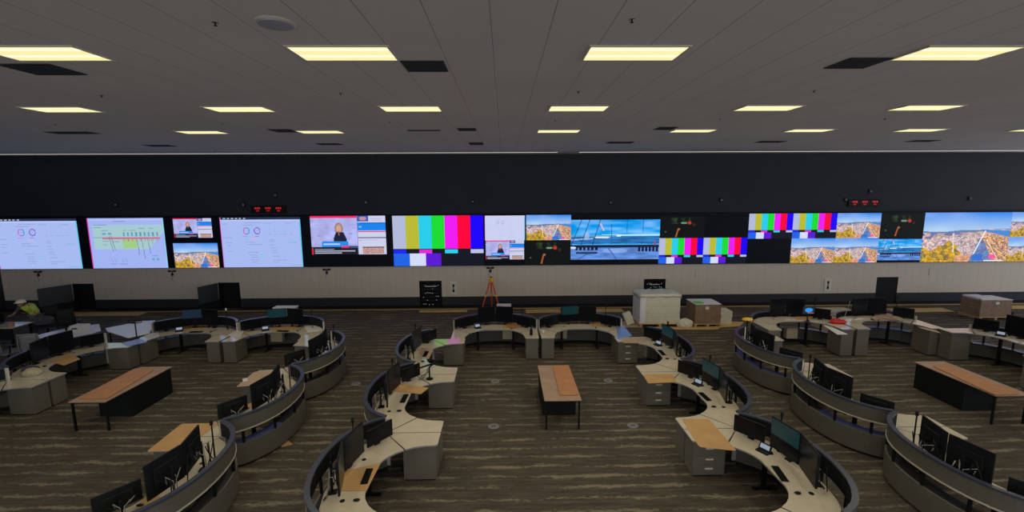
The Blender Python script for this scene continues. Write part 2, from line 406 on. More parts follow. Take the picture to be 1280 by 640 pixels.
def city(nx, ny):
    rs = np.random.RandomState(4); a = canvas(nx, ny); U, V = uvgrid(a)
    t = np.clip(V/.34, 0, 1)[..., None]
    sky = np.array([.02, .22, .80])*(1-t)+np.array([.36, .56, .82])*t
    hz = vnoise(rs, nx, ny, 5, 6)[..., None]*.14; a[:] = sky+hz*np.array([1, .8, .5])*np.clip((.7-U[..., None])*3, 0, 1)
    hill = V > .37+.02*np.sin(U*9); a[hill] = (.13, .20, .38)
    n1 = vnoise(rs, nx, ny, 46, 40); n2 = vnoise(rs, nx, ny, 20, 16); n3 = rs.rand(ny, nx)
    town = V > .40+.02*np.sin(U*6)
    pal = np.stack([.24+.75*n1, .21+.55*n1*(.5+.5*n2), .22+.45*n1], -1)
    a[town] = pal[town]
    far = town & (V < .5); a[far] = a[far]*.6+np.array([.35, .25, .22])*.4
    bl = town & (n2 < .36) & (U < .45); a[bl] = np.array([.04, .10, .26])+pal[bl]*.2
    sea = (V > .33+.0*U) & (V < .34+.16*(U-.62)/.38) & (U > .62); a[sea] = (.06, .24, .62)
    org = (V > .44) & (U > .70) & (V > .36+.16*(U-.62)/.38)
    st = (np.sin((U-V*.7)*75+7*n2) > -.1) & (n3 > .25); o2 = np.where(st[..., None], np.array([.92, .46, .17]), np.array([.34, .16, .10]))*(0.5+.9*n1[..., None]); wsp = (n3 > .82); o2[wsp] = (.75, .60, .50); a[org] = o2[org]
    wh = (np.abs(U-.50) < .10+.08*V) & (V > .45) & (V < .84) & (n1 > .35); stn = n3 > .5
    w2 = np.where(stn[..., None], np.array([.85, .72, .66]), np.array([.30, .22, .26])); a[wh] = w2[wh]*.75+a[wh]*.25
    top = .66+.10*np.sin(U*14)+.08*(n2-.5)+(U > .33)*.25*(U-.33)/.2
    tree = (V > top) & (U < .48); tc_ = np.stack([.36+.55*n1, .19+.34*n1, .015+.05*n2], -1)*(.55+.8*n3[..., None]); dk = n2 > .6; tc_[dk] = tc_[dk]*np.array([.45, .6, 1]); a[tree] = tc_[tree]
    lo = (V > .86) & (U >= .40) & (U < .62); a[lo] = np.array([.80, .38, .22])*(0.6+.6*n1[lo][:, None])
    tri = (V > .5) & (U > .66-.1*(V-.5)/.5) & (U < .69+.16*(V-.5)/.5) & (V > .52); c2 = np.stack([.04+.2*n3, .12+.2*n1, .30+.3*n1], -1); a[tri] = c2[tri]
    line(a, .715, .38, .605, .86, .008, (.85, .80, .72)); line(a, .35, .42, .37, .80, .005, (.8, .75, .7)); line(a, .74, .55, .90, .95, .004, (.9, .75, .6)); line(a, .80, .5, .96, .85, .004, (.30, .15, .1))
    line(a, .6, .33, 1.0, .36, .004, (.7, .5, .5))
    fill(a, .60, .72, .84, .97, (.03, .16, .60)); ell(a, .83, .90, .045, .05, (.95, .10, .35)); fill(a, .74, .96, .965, .99, (.9, .85, .8))
    return a
def bars(nx=112, ny=64):
    a = canvas(nx, ny, (.006, .008, .016)); W7 = 1/7
    cs = [(.42, .47, .66), (.47, .47, .03), (.02, .58, .78), (.01, .68, .03), (.82, .01, .86), (.95, .0, .04), (.01, .0, .90)]
    for i, c in enumerate(cs): fill(a, i*W7, (i+1)*W7, 0, .66, c)
    for i, c in ((0, (.01, .02, .78)), (2, (.80, .02, .62)), (4, (.02, .62, .74)), (6, (.48, .52, .72))): fill(a, i*W7, (i+1)*W7, .675, .745, c)
    fill(a, 0, .175, .745, 1, (.015, .12, .75)); fill(a, .178, .355, .745, 1, (.62, .68, .88)); fill(a, .358, .53, .745, 1, (.10, .01, .62))
    return a
def airport(nx, ny):
    rs = np.random.RandomState(8); a = canvas(nx, ny); U, V = uvgrid(a)
    t = np.clip(V/.45, 0, 1)[..., None]; a[:] = np.array([.015, .30, .80])*(1-t)+np.array([.06, .42, .88])*t
    n1 = vnoise(rs, nx, ny, 8, 14)[..., None]; a += (n1-.4)*.25*(V[..., None] < .4)
    fill(a, .35, 1, .37, .41, (.45, .78, .92)); fill(a, 0, 1, .41, .60, (.02, .15, .42)); n2 = vnoise(rs, nx, ny, 10, 30)
    m_ = (V > .41) & (V < .62); a[m_] *= (.6+.9*n2[m_])[:, None]; fill(a, 0, .55, .38, .42, (.12, .35, .62))
    fill(a, 0, 1, .625, .70, (.01, .015, .04)); fill(a, 0, 1, .70, 1, (.11, .25, .66)); m_ = V > .70; a[m_] *= (.65+.7*n2[m_])[:, None]
    for k in range(6): fill(a, .05+k*.045, .08+k*.045, .65, .76, (.01, .01, .04)); fill(a, .76+k*.04, .785+k*.04, .67, .80, (.01, .01, .04))
    fill(a, .06, .30, .80, .86, (.02, .04, .12)); ell(a, .02, .70, .04, .03, (.7, .75, .9)); ell(a, .5, .78, .14, .06, (.30, .45, .85), .6)
    line(a, .33, .10, .37, .26, .010, (.62, .45, .70)); ell(a, .35, .44, .09, .022, (.7, .8, .9)); ell(a, .54, .40, .03, .02, (.75, .9, .95)); ell(a, .18, .40, .03, .10, (.4, .55, .75), .6); line(a, .0, .50, .24, .47, .010, (.32, .45, .78))
    for u0, u1 in ((.12, .0), (.21, .11), (.33, .24)): line(a, u0, 0, u1, .66, .004, (.01, .05, .14))
    for u in (.46, .63, .81): line(a, u, 0, u-.005, .62, .0025, (.01, .12, .25))
    line(a, .42, .70, .52, 1, .007, (.05, .12, .40)); line(a, .18, .86, .08, 1, .007, (.05, .12, .40)); ell(a, .95, .60, .012, .05, (.4, .05, .2))
    return a
def movie(nx, ny):
    rs = np.random.RandomState(2); a = canvas(nx, ny, (.004, .005, .006)); n1 = vnoise(rs, nx, ny, 12, 8)
    U, V = uvgrid(a); m_ = (U > .24) & (U < .68) & (V > .08) & (V < .34) & (n1 > .25); a[m_] = np.stack([.006+.02*n1, .01+.07*n1*n1, .006+.015*n1], -1)[m_]
    ell(a, .43, .22, .06, .13, (.004, .006, .006)); ell(a, .53, .30, .07, .04, (.22, .40, .24), .7); ell(a, .66, .30, .04, .07, (.45, .04, .02)); ell(a, .76, .38, .03, .07, (.03, .02, .01))
    line(a, .40, .62, .36, .92, .018, (.36, .09, .02)); ell(a, .42, .58, .035, .05, (.30, .12, .05)); ell(a, .12, .7, .02, .04, (.05, .08, .05))
    return a
def dash(nx=150, ny=88, soft=False):
    bg = (.37, .47, .84) if not soft else (.56, .60, .84); a = canvas(nx, ny, bg); U, V = uvgrid(a)
    if not soft: fill(a, 0, 1, 0, .045, (.02, .03, .07)); [fill(a, .04+.05*k, .07+.05*k, .01, .035, (.4, .45, .6)) for k in range(6)]; a[0:int(.045*ny)+1, :2] = (.5, .3, .2); a[int(.06*ny)] = (.55, .66, .95)
    d = np.array(bg)*.72; rs = np.random.RandomState(6)
    for cu, c in ((.32, ((.55, .12, .50), (.05, .30, .62))), (.455, ((.22, .10, .55), (.22, .12, .50)))):
        r = np.hypot((U-cu), (V-.27)*.5625); m_ = (r < .041) & (r > .030); a[m_ & (U < cu)] = c[0]; a[m_ & (U >= cu)] = c[1]
        fill(a, cu-.012, cu+.012, .265, .275, d)
    fill(a, .27, .34, .375, .39, (.40, .22, .70)); fill(a, .42, .47, .375, .39, (.15, .20, .70)); fill(a, .37, .46, .42, .435, (.85, .45, .35))
    for u0, u1, v in [(.02, .10, .12), (.02, .13, .40), (.06, .14, .5), (.06, .12, .56), (.06, .13, .67), (.27, .42, .15), (.3, .5, .10), (.30, .41, .49), (.31, .5, .535), (.32, .45, .69), (.34, .44, .75), (.35, .44, .79), (.35, .45, .84), (.36, .44, .89), (.6, .66, .44), (.6, .67, .48), (.6, .66, .54), (.62, .8, .85), (.62, .7, .9), (.54, .64, .11), (.8, .9, .11), (.61, .68, .6), (.61, .69, .66), (.62, .7, .71), (.62, .72, .77)]: fill(a, u0, u1, v, v+.008, d)
    for k in range(5): line(a, .62+.06*k, .22, .61+.06*k, .36, .002, np.array(bg)*.86); fill(a, .60+.065*k, .64+.065*k, .33, .345, np.array(bg)*.8)
    fill(a, .84, .95, .50, .51, (.12, .50, .50)); fill(a, .46, .54, .74, .752, (.2, .55, .6)); fill(a, .47, .53, .79, .80, (.2, .55, .6)); fill(a, .84, .98, .955, .965, (.12, .50, .55))
    if soft: a = a*.5+np.array(bg)*.5; fill(a, 0, 1, 0, .03, (.62, .62, .75)); fill(a, .0, .02, 0, 1, (.6, .62, .8))
    fill(a, .0, .008, 0, 1, (.65, .05, .45)); fill(a, .99, 1, .045, 1, (.10, .55, .75))
    return a
def plan(nx=150, ny=100):
    bg = (.34, .43, .84); a = canvas(nx, ny, bg); U, V = uvgrid(a)
    m_ = (U > .06) & (V > .13) & (V < .62) & ((U+V*.6) < 1.15); a[m_] = np.array([.36, .56, .62])
    m_ = (V > .25) & (V < .58) & (U > .08) & (U < .82); a[m_] = np.array([.36, .56, .58])
    fill(a, .44, .62, .42, .60, (.34, .58, .22)); fill(a, .02, .98, .03, .035, (.6, .65, .95))
    fill(a, .17, .93, .385, .40, (.62, .12, .25)); fill(a, .17, .93, .405, .415, (.50, .22, .35))
    for k in range(9): u = .45+.055*k; fill(a, u, u+.022, .28, .36, (.10, .30, .50)); fill(a, u+.005, u+.012, .42, .46, (.45, .1, .2))
    for u0, v0, u1, v1 in [(.26, .36, .30, .66), (.29, .36, .33, .63), (.63, .45, .64, .74), (.69, .42, .71, .80), (.77, .42, .79, .70), (.82, .42, .83, .50)]: line(a, u0, v0, u1, v1, .003, (.10, .14, .24))
    for u0, u1, v in [(.07, .25, .13), (.07, .17, .18), (.05, .20, .385), (.17, .25, .45), (.17, .22, .52), (.30, .40, .46), (.45, .50, .24), (.54, .62, .24), (.66, .75, .20), (.8, .86, .2), (.34, .5, .06), (.17, .26, .24), (.8, .88, .75), (.24, .32, .91), (.36, .46, .91)]: fill(a, u0, u1, v, v+.009, (.16, .22, .38))
    for u in (.26, .30, .40, .45): line(a, u, .80, u+.02, .88, .003, (.22, .28, .5))
    for u in (.80, .86): fill(a, u, u+.03, .80, .85, (.10, .40, .58))
    for u in (.18, .25): fill(a, u, u+.05, .29, .33, (.14, .34, .60))
    fill(a, 0, .012, 0, 1, (.65, .06, .42)); fill(a, .985, 1, 0, 1, (.25, .62, .85))
    return a
def news(nx, ny):
    a = canvas(nx, ny, (.40, .42, .78)); U, V = uvgrid(a); rs = np.random.RandomState(3); n = vnoise(rs, nx, ny, 14, 9)[..., None]; a[:] = a*(.85+.35*n)
    for u, v in [(.05, .22), (.19, .3), (.35, .22), (.52, .22), (.08, .5), (.3, .38), (.5, .45), (.16, .64), (.46, .6), (.55, .3)]: fill(a, u, u+.055, v, v+.02, (.26, .26, .60))
    ell(a, .375, .33, .056, .16, (.34, .22, .17)); ell(a, .375, .33, .034, .10, (.62, .34, .28)); ell(a, .375, .40, .012, .012, (.45, .08, .08))
    m_ = (V > .42) & (V < .70) & (np.abs(U-.385) < .05+.20*np.clip(V-.42, 0, .16)+.02*(V-.42)); m_ &= np.abs(U-.385) < .115; a[m_] = (.012, .015, .035)
    line(a, .375, .42, .375, .5, .006, (.3, .15, .2))
    fill(a, 0, .62, 0, .05, (.85, .02, .12)); fill(a, 0, .62, .80, 1, (.012, .014, .022)); fill(a, 0, .02, .83, 1, (.7, .02, .06))
    fill(a, .14, .49, .66, .80, (.02, .25, .80)); fill(a, .16, .38, .71, .75, (.45, .6, .9)); fill(a, .40, .49, .77, .83, (.85, .03, .15)); fill(a, .49, .62, .78, .83, (.06, .08, .2))
    for v, u1 in ((.85, .30), (.90, .58), (.95, .40)): fill(a, .04, u1, v, v+.02, (.45, .47, .62))
    fill(a, .625, 1, 0, 1, (.58, .60, .80)); fill(a, .625, .77, 0, .14, (.03, .10, .45)); ell(a, .70, .07, .05, .05, (.55, .25, .3)); fill(a, .625, 1, .17, .38, (.01, .22, .82)); fill(a, .66, .98, .18, .20, (.0, .05, .2)); fill(a, .64, .68, .26, .3, (.2, .5, .7))
    fill(a, .625, 1, .39, .42, (.85, .05, .12)); fill(a, .625, 1, .555, .575, (.08, .10, .18)); fill(a, .64, .9, .62, .635, (.45, .45, .65)); fill(a, .645, .66, .62, .66, (.8, .2, .2))
    for v in (.1, .14): fill(a, .8, .95, v-.03, v-.02, (.4, .42, .6))
    r = rs.rand(ny, nx); m_ = (U > .68) & (U < .97) & (V > .82) & (V < .99); a[m_] = np.stack([.25+.5*r, .12+.35*r, .12+.3*r], -1)[m_]; fill(a, .68, .97, .80, .83, (.05, .05, .05))
    fill(a, .62, .626, 0, 1, (.2, .2, .4))
    return a
PICMESH = {}
def picture(key, fn, x0, x1, z0, z1, parent, label):
    if key not in PICMESH:
        a = np.clip(fn, 0, 1.3); ny, nx, _ = a.shape
        xs_ = np.linspace(0, 1, nx+1); zs_ = np.linspace(1, 0, ny+1)
        X, Z = np.meshgrid(xs_, zs_); co_ = np.stack([X, np.zeros_like(X), Z], -1).reshape(-1, 3)
        I = np.arange(nx*ny); r = I//nx; c = I % nx; b0 = r*(nx+1)+c
        q = np.stack([b0, b0+nx+1, b0+nx+2, b0+1], -1)
        me = bpy.data.meshes.new(key); me.from_pydata(co_.tolist(), [], q.tolist())
        ca = me.color_attributes.new('picture', 'FLOAT_COLOR', 'CORNER')
        cc = np.repeat(np.concatenate([a.reshape(-1, 3), np.ones((nx*ny, 1))], 1), 4, 0)
        ca.data.foreach_set('color', cc.astype(np.float32).ravel()); me.materials.append(M['pic']); PICMESH[key] = me
    o = bpy.data.objects.new(key, PICMESH[key]); COL.objects.link(o); o.parent = parent
    o.location = (x0, -.122, z0); o.scale = (x1-x0, 1, z1-z0); o['label'] = label
VW = empty('video_wall', (0, WY, 0)); tag(VW, 'long black video wall showing many coloured pictures above the beige panelling', 'video wall')
bm = NB(); box(bm, XL+.12, XR-.3, -.12, 0, ZS+.005, ZT+.04); finish('display_housing', bm, 'navy', VW)
bm = NB(); box(bm, XL+.12, XR-.3, -.14, -.12, ZT+.035, ZT+.07); finish('top_bezel', bm, 'liner', VW)
MID = 3.225; Z0 = ZS+.02
g = lambda k: 3.1+2.088*k
D = dash(); DS = dash(soft=True); PL = plan(); BR = bars(); NW = news(150, 76); CB = city(168, 96)
picture('dashboard_picture', D, -23.3, -19.54, Z0, 4.36, VW, 'pale dashboard picture with two ring charts at far left')
picture('plan_picture', PL, -19.07, -15.63, Z0, 4.37, VW, 'pale network diagram with green area and red line')
picture('news_picture', NW, -15.19, -13.45, 3.45, 4.34, VW, 'small news picture above a city picture')
picture('city_picture', CB, -15.30, -13.27, Z0, MID-.03, VW, 'small city picture below a small news picture')
picture('dashboard_picture', D, -13.07, -9.40, Z0, 4.37, VW, 'pale dashboard picture with two ring charts left of news')
picture('news_picture', NW, -8.95, -5.50, 2.62, 4.41, VW, 'large news picture of a blond person in dark clothes')
picture('test_bars_picture', BR, -5.18, g(-2)+.09, Z0, ZT, VW, 'largest colour bars')
picture('dashboard_picture_soft', DS, -.91, .95, MID, 4.38, VW, 'small faded dashboard right of the large colour bars')
picture('news_picture', NW, -.88, .91, 2.33, MID, VW, 'small news picture below the faded dashboard')
picture('city_picture', CB, g(-1), g(0), MID, ZT, VW, 'small city picture near the centre')
picture('movie_picture', movie(100, 56), g(-1)-.05, g(0), Z0, MID-.02, VW, 'dark film picture with orange hand near the centre')
picture('airport_picture', airport(150, 76), g(0), g(2), 2.29, 4.16, VW, 'large blue airport window picture')
picture('movie_picture', None, g(2)+.02, g(3), MID+.04, 4.3, VW, 'dark film picture right of the airport picture')
picture('test_bars_picture', None, g(2)-.02, g(3), Z0+.02, MID+.06, VW, 'small colour bars, left one below the dark film')
picture('test_bars_picture', None, g(3), g(4)-.02, Z0+.02, MID+.06, VW, 'small colour bars, right one in the lower row')
picture('test_bars_picture', None, g(4), g(5), MID, ZT, VW, 'small colour bars, left one in the upper row')
picture('test_bars_picture', None, g(5), g(6), MID, ZT, VW, 'small colour bars, right one in the upper row')
picture('city_picture', None, g(6), g(7), MID, ZT, VW, 'upper city picture right of the colour bars')
picture('city_picture', None, g(5), g(6), Z0, MID, VW, 'lower city picture, left of two')
picture('city_picture', None, g(6), g(7), Z0, MID, VW, 'lower city picture, right of two')
picture('movie_picture', None, g(7)+.02, g(8)-.02, MID+.02, 4.36, VW, 'dark film picture left of the largest city picture')
picture('airport_picture', None, g(7), g(8), Z0+.1, MID-.06, VW, 'small blue airport window picture')
picture('city_picture', None, g(8), g(10), Z0, ZT, VW, 'largest city picture')
picture('city_picture', None, g(10), g(11), MID, ZT, VW, 'upper city picture at the right edge')
picture('city_picture', None, g(10), g(11), Z0, MID, VW, 'lower city picture at the right edge')
picture('city_picture', None, g(11), g(12), MID, ZT, VW, 'upper city picture beyond the right edge')
picture('city_picture', None, g(11), g(12), Z0, MID, VW, 'lower city picture beyond the right edge')

# ------------------------------------------------------------------ ceiling fittings
def spot(x, y, e):
    l = bpy.data.lights.new('lamp_light', 'SPOT'); l.energy = e; l.color = (1, .88, .64); l.spot_size = math.radians(165); l.spot_blend = 1; l.shadow_soft_size = .0
    o = bpy.data.objects.new('lamp_light', l); COL.objects.link(o); o.location = (0, 0, -.05); return o
def make_lamp():
    t = empty('ceiling_light', (0, 0, CZ))
    bm = NB(); w, h = .60, .30
    for a_ in ((-w, w, -h, -h+.025), (-w, w, h-.025, h), (-w, -w+.025, -h+.025, h-.025), (w-.025, w, -h+.025, h-.025)): box(bm, *a_, -.018, -.001)
    finish('lamp_frame', bm, 'trim', t)
    bm = NB(); box(bm, -w+.025, w-.025, -h+.025, h-.025, -.012, -.001); finish('diffuser', bm, 'lamp', t)
    return t
ROWS = [(5.83, [(-5.5, 'leftmost'), (-1.92, 'second from left'), (1.60, 'third from left'), (5.60, 'rightmost')], 'nearest row of ceiling lights'),
        (9.58, [(-8.85, 'leftmost'), (-5.32, 'second from left'), (-1.87, 'third from left'), (1.52, 'third from right'), (5.43, 'second from right'), (8.72, 'rightmost')], 'middle row of ceiling lights'),
        (13.15, [(-8.4, 'leftmost'), (-5.12, 'second from left'), (1.54, 'third from left'), (5.35, 'fourth from left'), (8.68, 'fifth from left'), (11.9, 'sixth from left'), (15.3, 'cut off at right edge')], 'farthest row of ceiling lights')]
LAMP = make_lamp(); first = True
ENER = 56
for y, xs_, nm in ROWS:
    for x, w_ in xs_:
        t = LAMP if first else copy_tree(LAMP); first = False
        t.location = (x, y, CZ); tag(t, 'bright rectangular ceiling light, %s in the %s' % (w_, nm.replace(' of ceiling lights', '')), 'ceiling light', 'ceiling lights')
        s = spot(x, y, ENER); s.parent = t
for y in (2.2, -1.5, -5.2):       # more of the same fittings, added out of view to light the room
    for x in (-9, -5.4, -1.9, 1.65, 5.5, 9.0):
        t = copy_tree(LAMP); 
        for ch in [c for c in list(COL.objects) if c.parent == t and c.type == 'LIGHT']: bpy.data.objects.remove(ch)
        t.location = (x, y, CZ); tag(t, 'added rectangular ceiling light overhead, unseen behind the nearest visible row', 'ceiling light', 'added ceiling lights overhead')
        s = spot(x, y, ENER); s.parent = t
for y in (5.83, 9.58):
    for x in (13.2, 17.0, -13.0, -17.0): s = spot(x, y, ENER*.8); s.location = (x, y, CZ-.05)
# helper lights added beyond the view at both sides: give each a fitting
for o in [o for o in list(COL.objects) if o.type == 'LIGHT' and o.parent is None]:
    t = copy_tree(LAMP)
    for ch in [c for c in list(COL.objects) if c.parent == t and c.type == 'LIGHT']: bpy.data.objects.remove(ch)
    t.location = (o.location.x, o.location.y, CZ); tag(t, 'added rectangular ceiling light, unseen beyond the sides of the picture', 'ceiling light', 'added ceiling lights beyond the sides')
    o.parent = t; o.location = (0, 0, -.05)

def vent(x, y, w, h, lab):
    t = empty('ceiling_vent', (x, y, CZ)); tag(t, lab, 'vent', 'ceiling vents')
    bm = NB(); box(bm, -w/2, w/2, -h/2, h/2, -.012, -.001); finish('vent_panel', bm, 'vent', t)
    bm = NB()
    for k in range(5): yy = -h/2+h*(k+.5)/5; box(bm, -w/2+.02, w/2-.02, yy-.008, yy+.008, -.018, -.012)
    finish('vent_slats', bm, 'liner', t)
for x, y, w, h, lab in [(-1.05, 6.42, .56, .52, 'dark square ceiling vent right of the second nearest light'), (-6.25, 6.57, .7, .55, 'dark ceiling vent below the nearest left light'), (4.72, 6.28, .56, .5, 'dark square ceiling vent left of the nearest right light'),
        (-1.0, 12.75, .5, .5, 'dark ceiling vent in the far centre'), (-.98, 16.5, .5, .8, 'farthest dark ceiling vent near the centre'), (-6.03, 12.9, .6, .6, 'dark ceiling vent left of a far left light'), (4.4, 12.65, .5, .55, 'dark ceiling vent left of a far right light'),
        (4.08, 16.27, .9, .5, 'dark ceiling vent near the wall, right of centre'), (9.35, 16.17, .9, .5, 'dark ceiling vent near the wall, second from right'), (14.67, 16.07, .9, .5, 'dark ceiling vent near the wall, rightmost'), (-12.29, 16.84, .9, .5, 'dark ceiling vent near the wall, leftmost'), (-6.13, 16.48, .8, .5, 'dark ceiling vent near the wall, left of centre'), (-12.0, 13.2, 1.2, .45, 'long dark ceiling vent at far left'), (-2.2, 12.9, .9, .12, 'thin dark slot vent left of centre'), ]:
    vent(x, y, w, h, lab)
t = empty('ceiling_speaker', (-2.26, 4.83, CZ)); tag(t, 'round pale ceiling speaker grille between the nearest left lights', 'speaker')
bm = NB(); lathe(bm, [(.185, -.001), (.19, -.012), (.175, -.022), (.16, -.02)], 32); finish('speaker_rim', bm, 'trim', t)
bm = NB(); lathe(bm, [(.16, -.018), (.155, -.028), (.08, -.034), (.01, -.035)], 32); finish('speaker_grille', bm, 'dome', t)
SPR = [(-2.85, 4.83, 'nearest left'), (1.27, 4.73, 'nearest right'), (-6.92, 8.25, 'second row far left'), (-2.77, 8.09, 'second row left of centre'), (1.27, 7.99, 'second row right of centre'), (5.29, 7.96, 'second row far right'),
       (-10.91, 11.58, 'third row far left'), (-6.85, 11.52, 'third row second from left'), (-2.75, 11.33, 'third row left of centre'), (1.23, 11.15, 'third row right of centre'), (5.1, 10.97, 'third row second from right'), (9.09, 11.03, 'third row far right')]
for x, y, w_ in SPR:
    t = empty('sprinkler_head', (x, y, CZ)); tag(t, 'tiny dark sprinkler head in the ceiling, '+w_, 'sprinkler', 'sprinkler heads')
    bm = NB(); lathe(bm, [(.032, -.001), (.032, -.006), (.014, -.010)], 12); finish('escutcheon', bm, 'chrome', t)
    bm = NB(); lathe(bm, [(.008, -.01), (.008, -.028), (.018, -.030), (.018, -.034)], 10); finish('deflector', bm, 'black', t)
# bright slot lights along the display wall
lm = mat('slot_light', (.7, .7, .6), .4, emit=(.9, .88, .85), es=1)
for x0, x1, lab in ((XL+.3, 2.35, 'long thin slot light along wall top, left run'), (3.25, XR-.5, 'long thin slot light along wall top, right run')):
    t = empty('slot_light', ((x0+x1)/2, 20.1, CZ)); tag(t, lab, 'slot light'); w = (x1-x0)/2
    bm = NB(); box(bm, -w, w, -.05, .05, -.02, -.001); finish('slot_housing', bm, 'trim', t)
    bm = NB(); box(bm, -w+.02, w-.02, -.035, .035, -.026, -.02); finish('slot_diffuser', bm, lm, t)

# ------------------------------------------------------------------ consoles
OUT = [(1.44, 1.10), (1.38, 1.22), (1.27, 1.37), (1.12, 1.51), (.92, 1.64), (.70, 1.735), (.48, 1.79), (.24, 1.825), (0, 1.835)]
PATH = [Vector(p) for p in OUT] + [Vector((-p[0], p[1])) for p in OUT[-2::-1]]
def inset(path, d):
    r = []
    for i, p in enumerate(path):
        a = path[max(0, i-1)]; c = path[min(len(path)-1, i+1)]; t_ = (c-a).normalized(); nrm = Vector((t_.y, -t_.x))
        if nrm.dot(Vector((0, .6))-p) < 0: nrm = -nrm
        r.append(p+nrm*d)
    return r
def curve3(a, b_, c, n=5):
    return [tuple(Vector(a)*(1-t)**2+Vector(b_)*2*t*(1-t)+Vector(c)*t*t) for t in [i/n for i in range(n+1)]]
def make_console(variant):
    """origin: middle of the opening, at floor level; the operator looks along +Y"""
    dz = {'low': 0, 'handled': 0, 'high': .20}[variant]
    root = empty('console_desk')
    bm = NB(); band(bm, inset(PATH, .06), .05, 0, .06); finish('plinth', bm, 'liner', root)
    bm = NB(); band(bm, PATH, .035, .06, .50); finish('lower_panel', bm, 'panel', root)
    bm = NB(); band(bm, PATH, .035, .79, 1.07); up = finish('upper_panel', bm, 'panel', root)
    bm = NB(); band(bm, inset(PATH, .036), .012, .78, 1.07); finish('panel_liner', bm, 'liner', up)
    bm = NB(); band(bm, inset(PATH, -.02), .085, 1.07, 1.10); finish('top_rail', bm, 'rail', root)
    bm = NB(); band(bm, inset(PATH, -.012), .05, .765, .79); finish('edge_trim', bm, 'trim', root)
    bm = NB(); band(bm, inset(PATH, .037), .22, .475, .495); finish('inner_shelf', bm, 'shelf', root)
    for i in (2, 5, 8, 11, 14):
        bm = NB(); p = inset(PATH, .03)[i]; box(bm, p.x-.02, p.x+.02, p.y-.02, p.y+.02, .50, .77); finish('slot_post', bm, 'black', root)
    for s in (-1, 1):
        bm = NB(); box(bm, s*1.445-.012, s*1.445+.012, 1.02, 1.10, .06, 1.07, bev=.004); finish('end_cap', bm, 'white' if s > 0 else 'trim', root)
    # worktops (three pieces, narrow gaps on the slant)
    z1 = .75+dz; z0 = z1-.03
    inner = curve3((.84, .60), (.66, .90), (.36, .955), 4)
    right_ = [(1.385, 1.04), (1.24, 1.24), (1.0, 1.42), (.72, 1.54), (.36, 1.61)]
    cen = [(x, y) for x, y in inner] + [(-x, y) for x, y in inner[::-1]] + [(-x, y) for x, y in right_] + [(x, y) for x, y in right_[::-1]]
    bm = NB(); prism(bm, cen, z0, z1, 0, 1); finish('centre_worktop', bm, ['top', 'edge'], root)
    for s in (-1, 1):
        w_ = [(1.44, .0), (1.44, 1.04), (1.40, 1.03), (.86, .575)] + curve3((.86, .56), (.98, .40), (.985, .06), 4)[1:] + [(1.01, .0)]
        w_ = [(s*x, y) for x, y in w_]
        bm = NB(); prism(bm, w_, z0, z1, 0, 1); finish('side_worktop', bm, ['top', 'edge'], root)
    for s in (-1, 1):
        bm = NB(); box(bm, min(s*1.02, s*1.42), max(s*1.02, s*1.42), .04, .66, .03, z0-.004, 0); box(bm, min(s*1.03, s*1.41), max(s*1.03, s*1.41), .06, .64, 0, .03, 1)
        pd = finish('pedestal', bm, ['ped', 'liner'], root)
        xa = s*1.02
        if variant != 'handled': continue
        for a_, b_ in ((.05, .24), (.25, .43), (.44, .68)):
            bm = NB(); box(bm, min(xa, xa-s*.012), max(xa, xa-s*.012), .07, .63, a_, b_, 0, bev=.003)
            z = (a_+b_)/2+.03; box(bm, min(xa-s*.03, xa-s*.010), max(xa-s*.03, xa-s*.010), .27, .42, z-.014, z+.014, 1)
            finish('drawer', bm, ['ped', 'white'], pd)
    for s in (-1, 1):
        bm = NB(); box(bm, s*.62-.035, s*.62+.035, 1.17, 1.23, .03, z0-.002); box(bm, s*.62-.035, s*.62+.035, 1.0, 1.45, 0, .03); box(bm, s*.62-.03, s*.62+.03, .9, 1.5, z0-.04, z0-.001)
        finish('lifting_leg', bm, 'black', root)
    bm = NB()
    for s in (-1, 1): box(bm, s*.75-.01, s*.75+.01, 1.0, 1.54, z0-.06, z0-.03)
    box(bm, -.74, .74, 1.44, 1.54, z0-.07, z0-.05, 0); finish('cable_tray', bm, 'black', root)
    for x, y in ((.55, 1.25), (-.55, 1.25)):
        bm = NB(); lathe(bm, [(.04, z1), (.04, z1+.004), (.03, z1+.005)], 14, x, y); finish('grommet', bm, 'black', root)
    return root
CON = {k: make_console(k) for k in ('low', 'handled', 'high')}
USED = {k: False for k in CON}

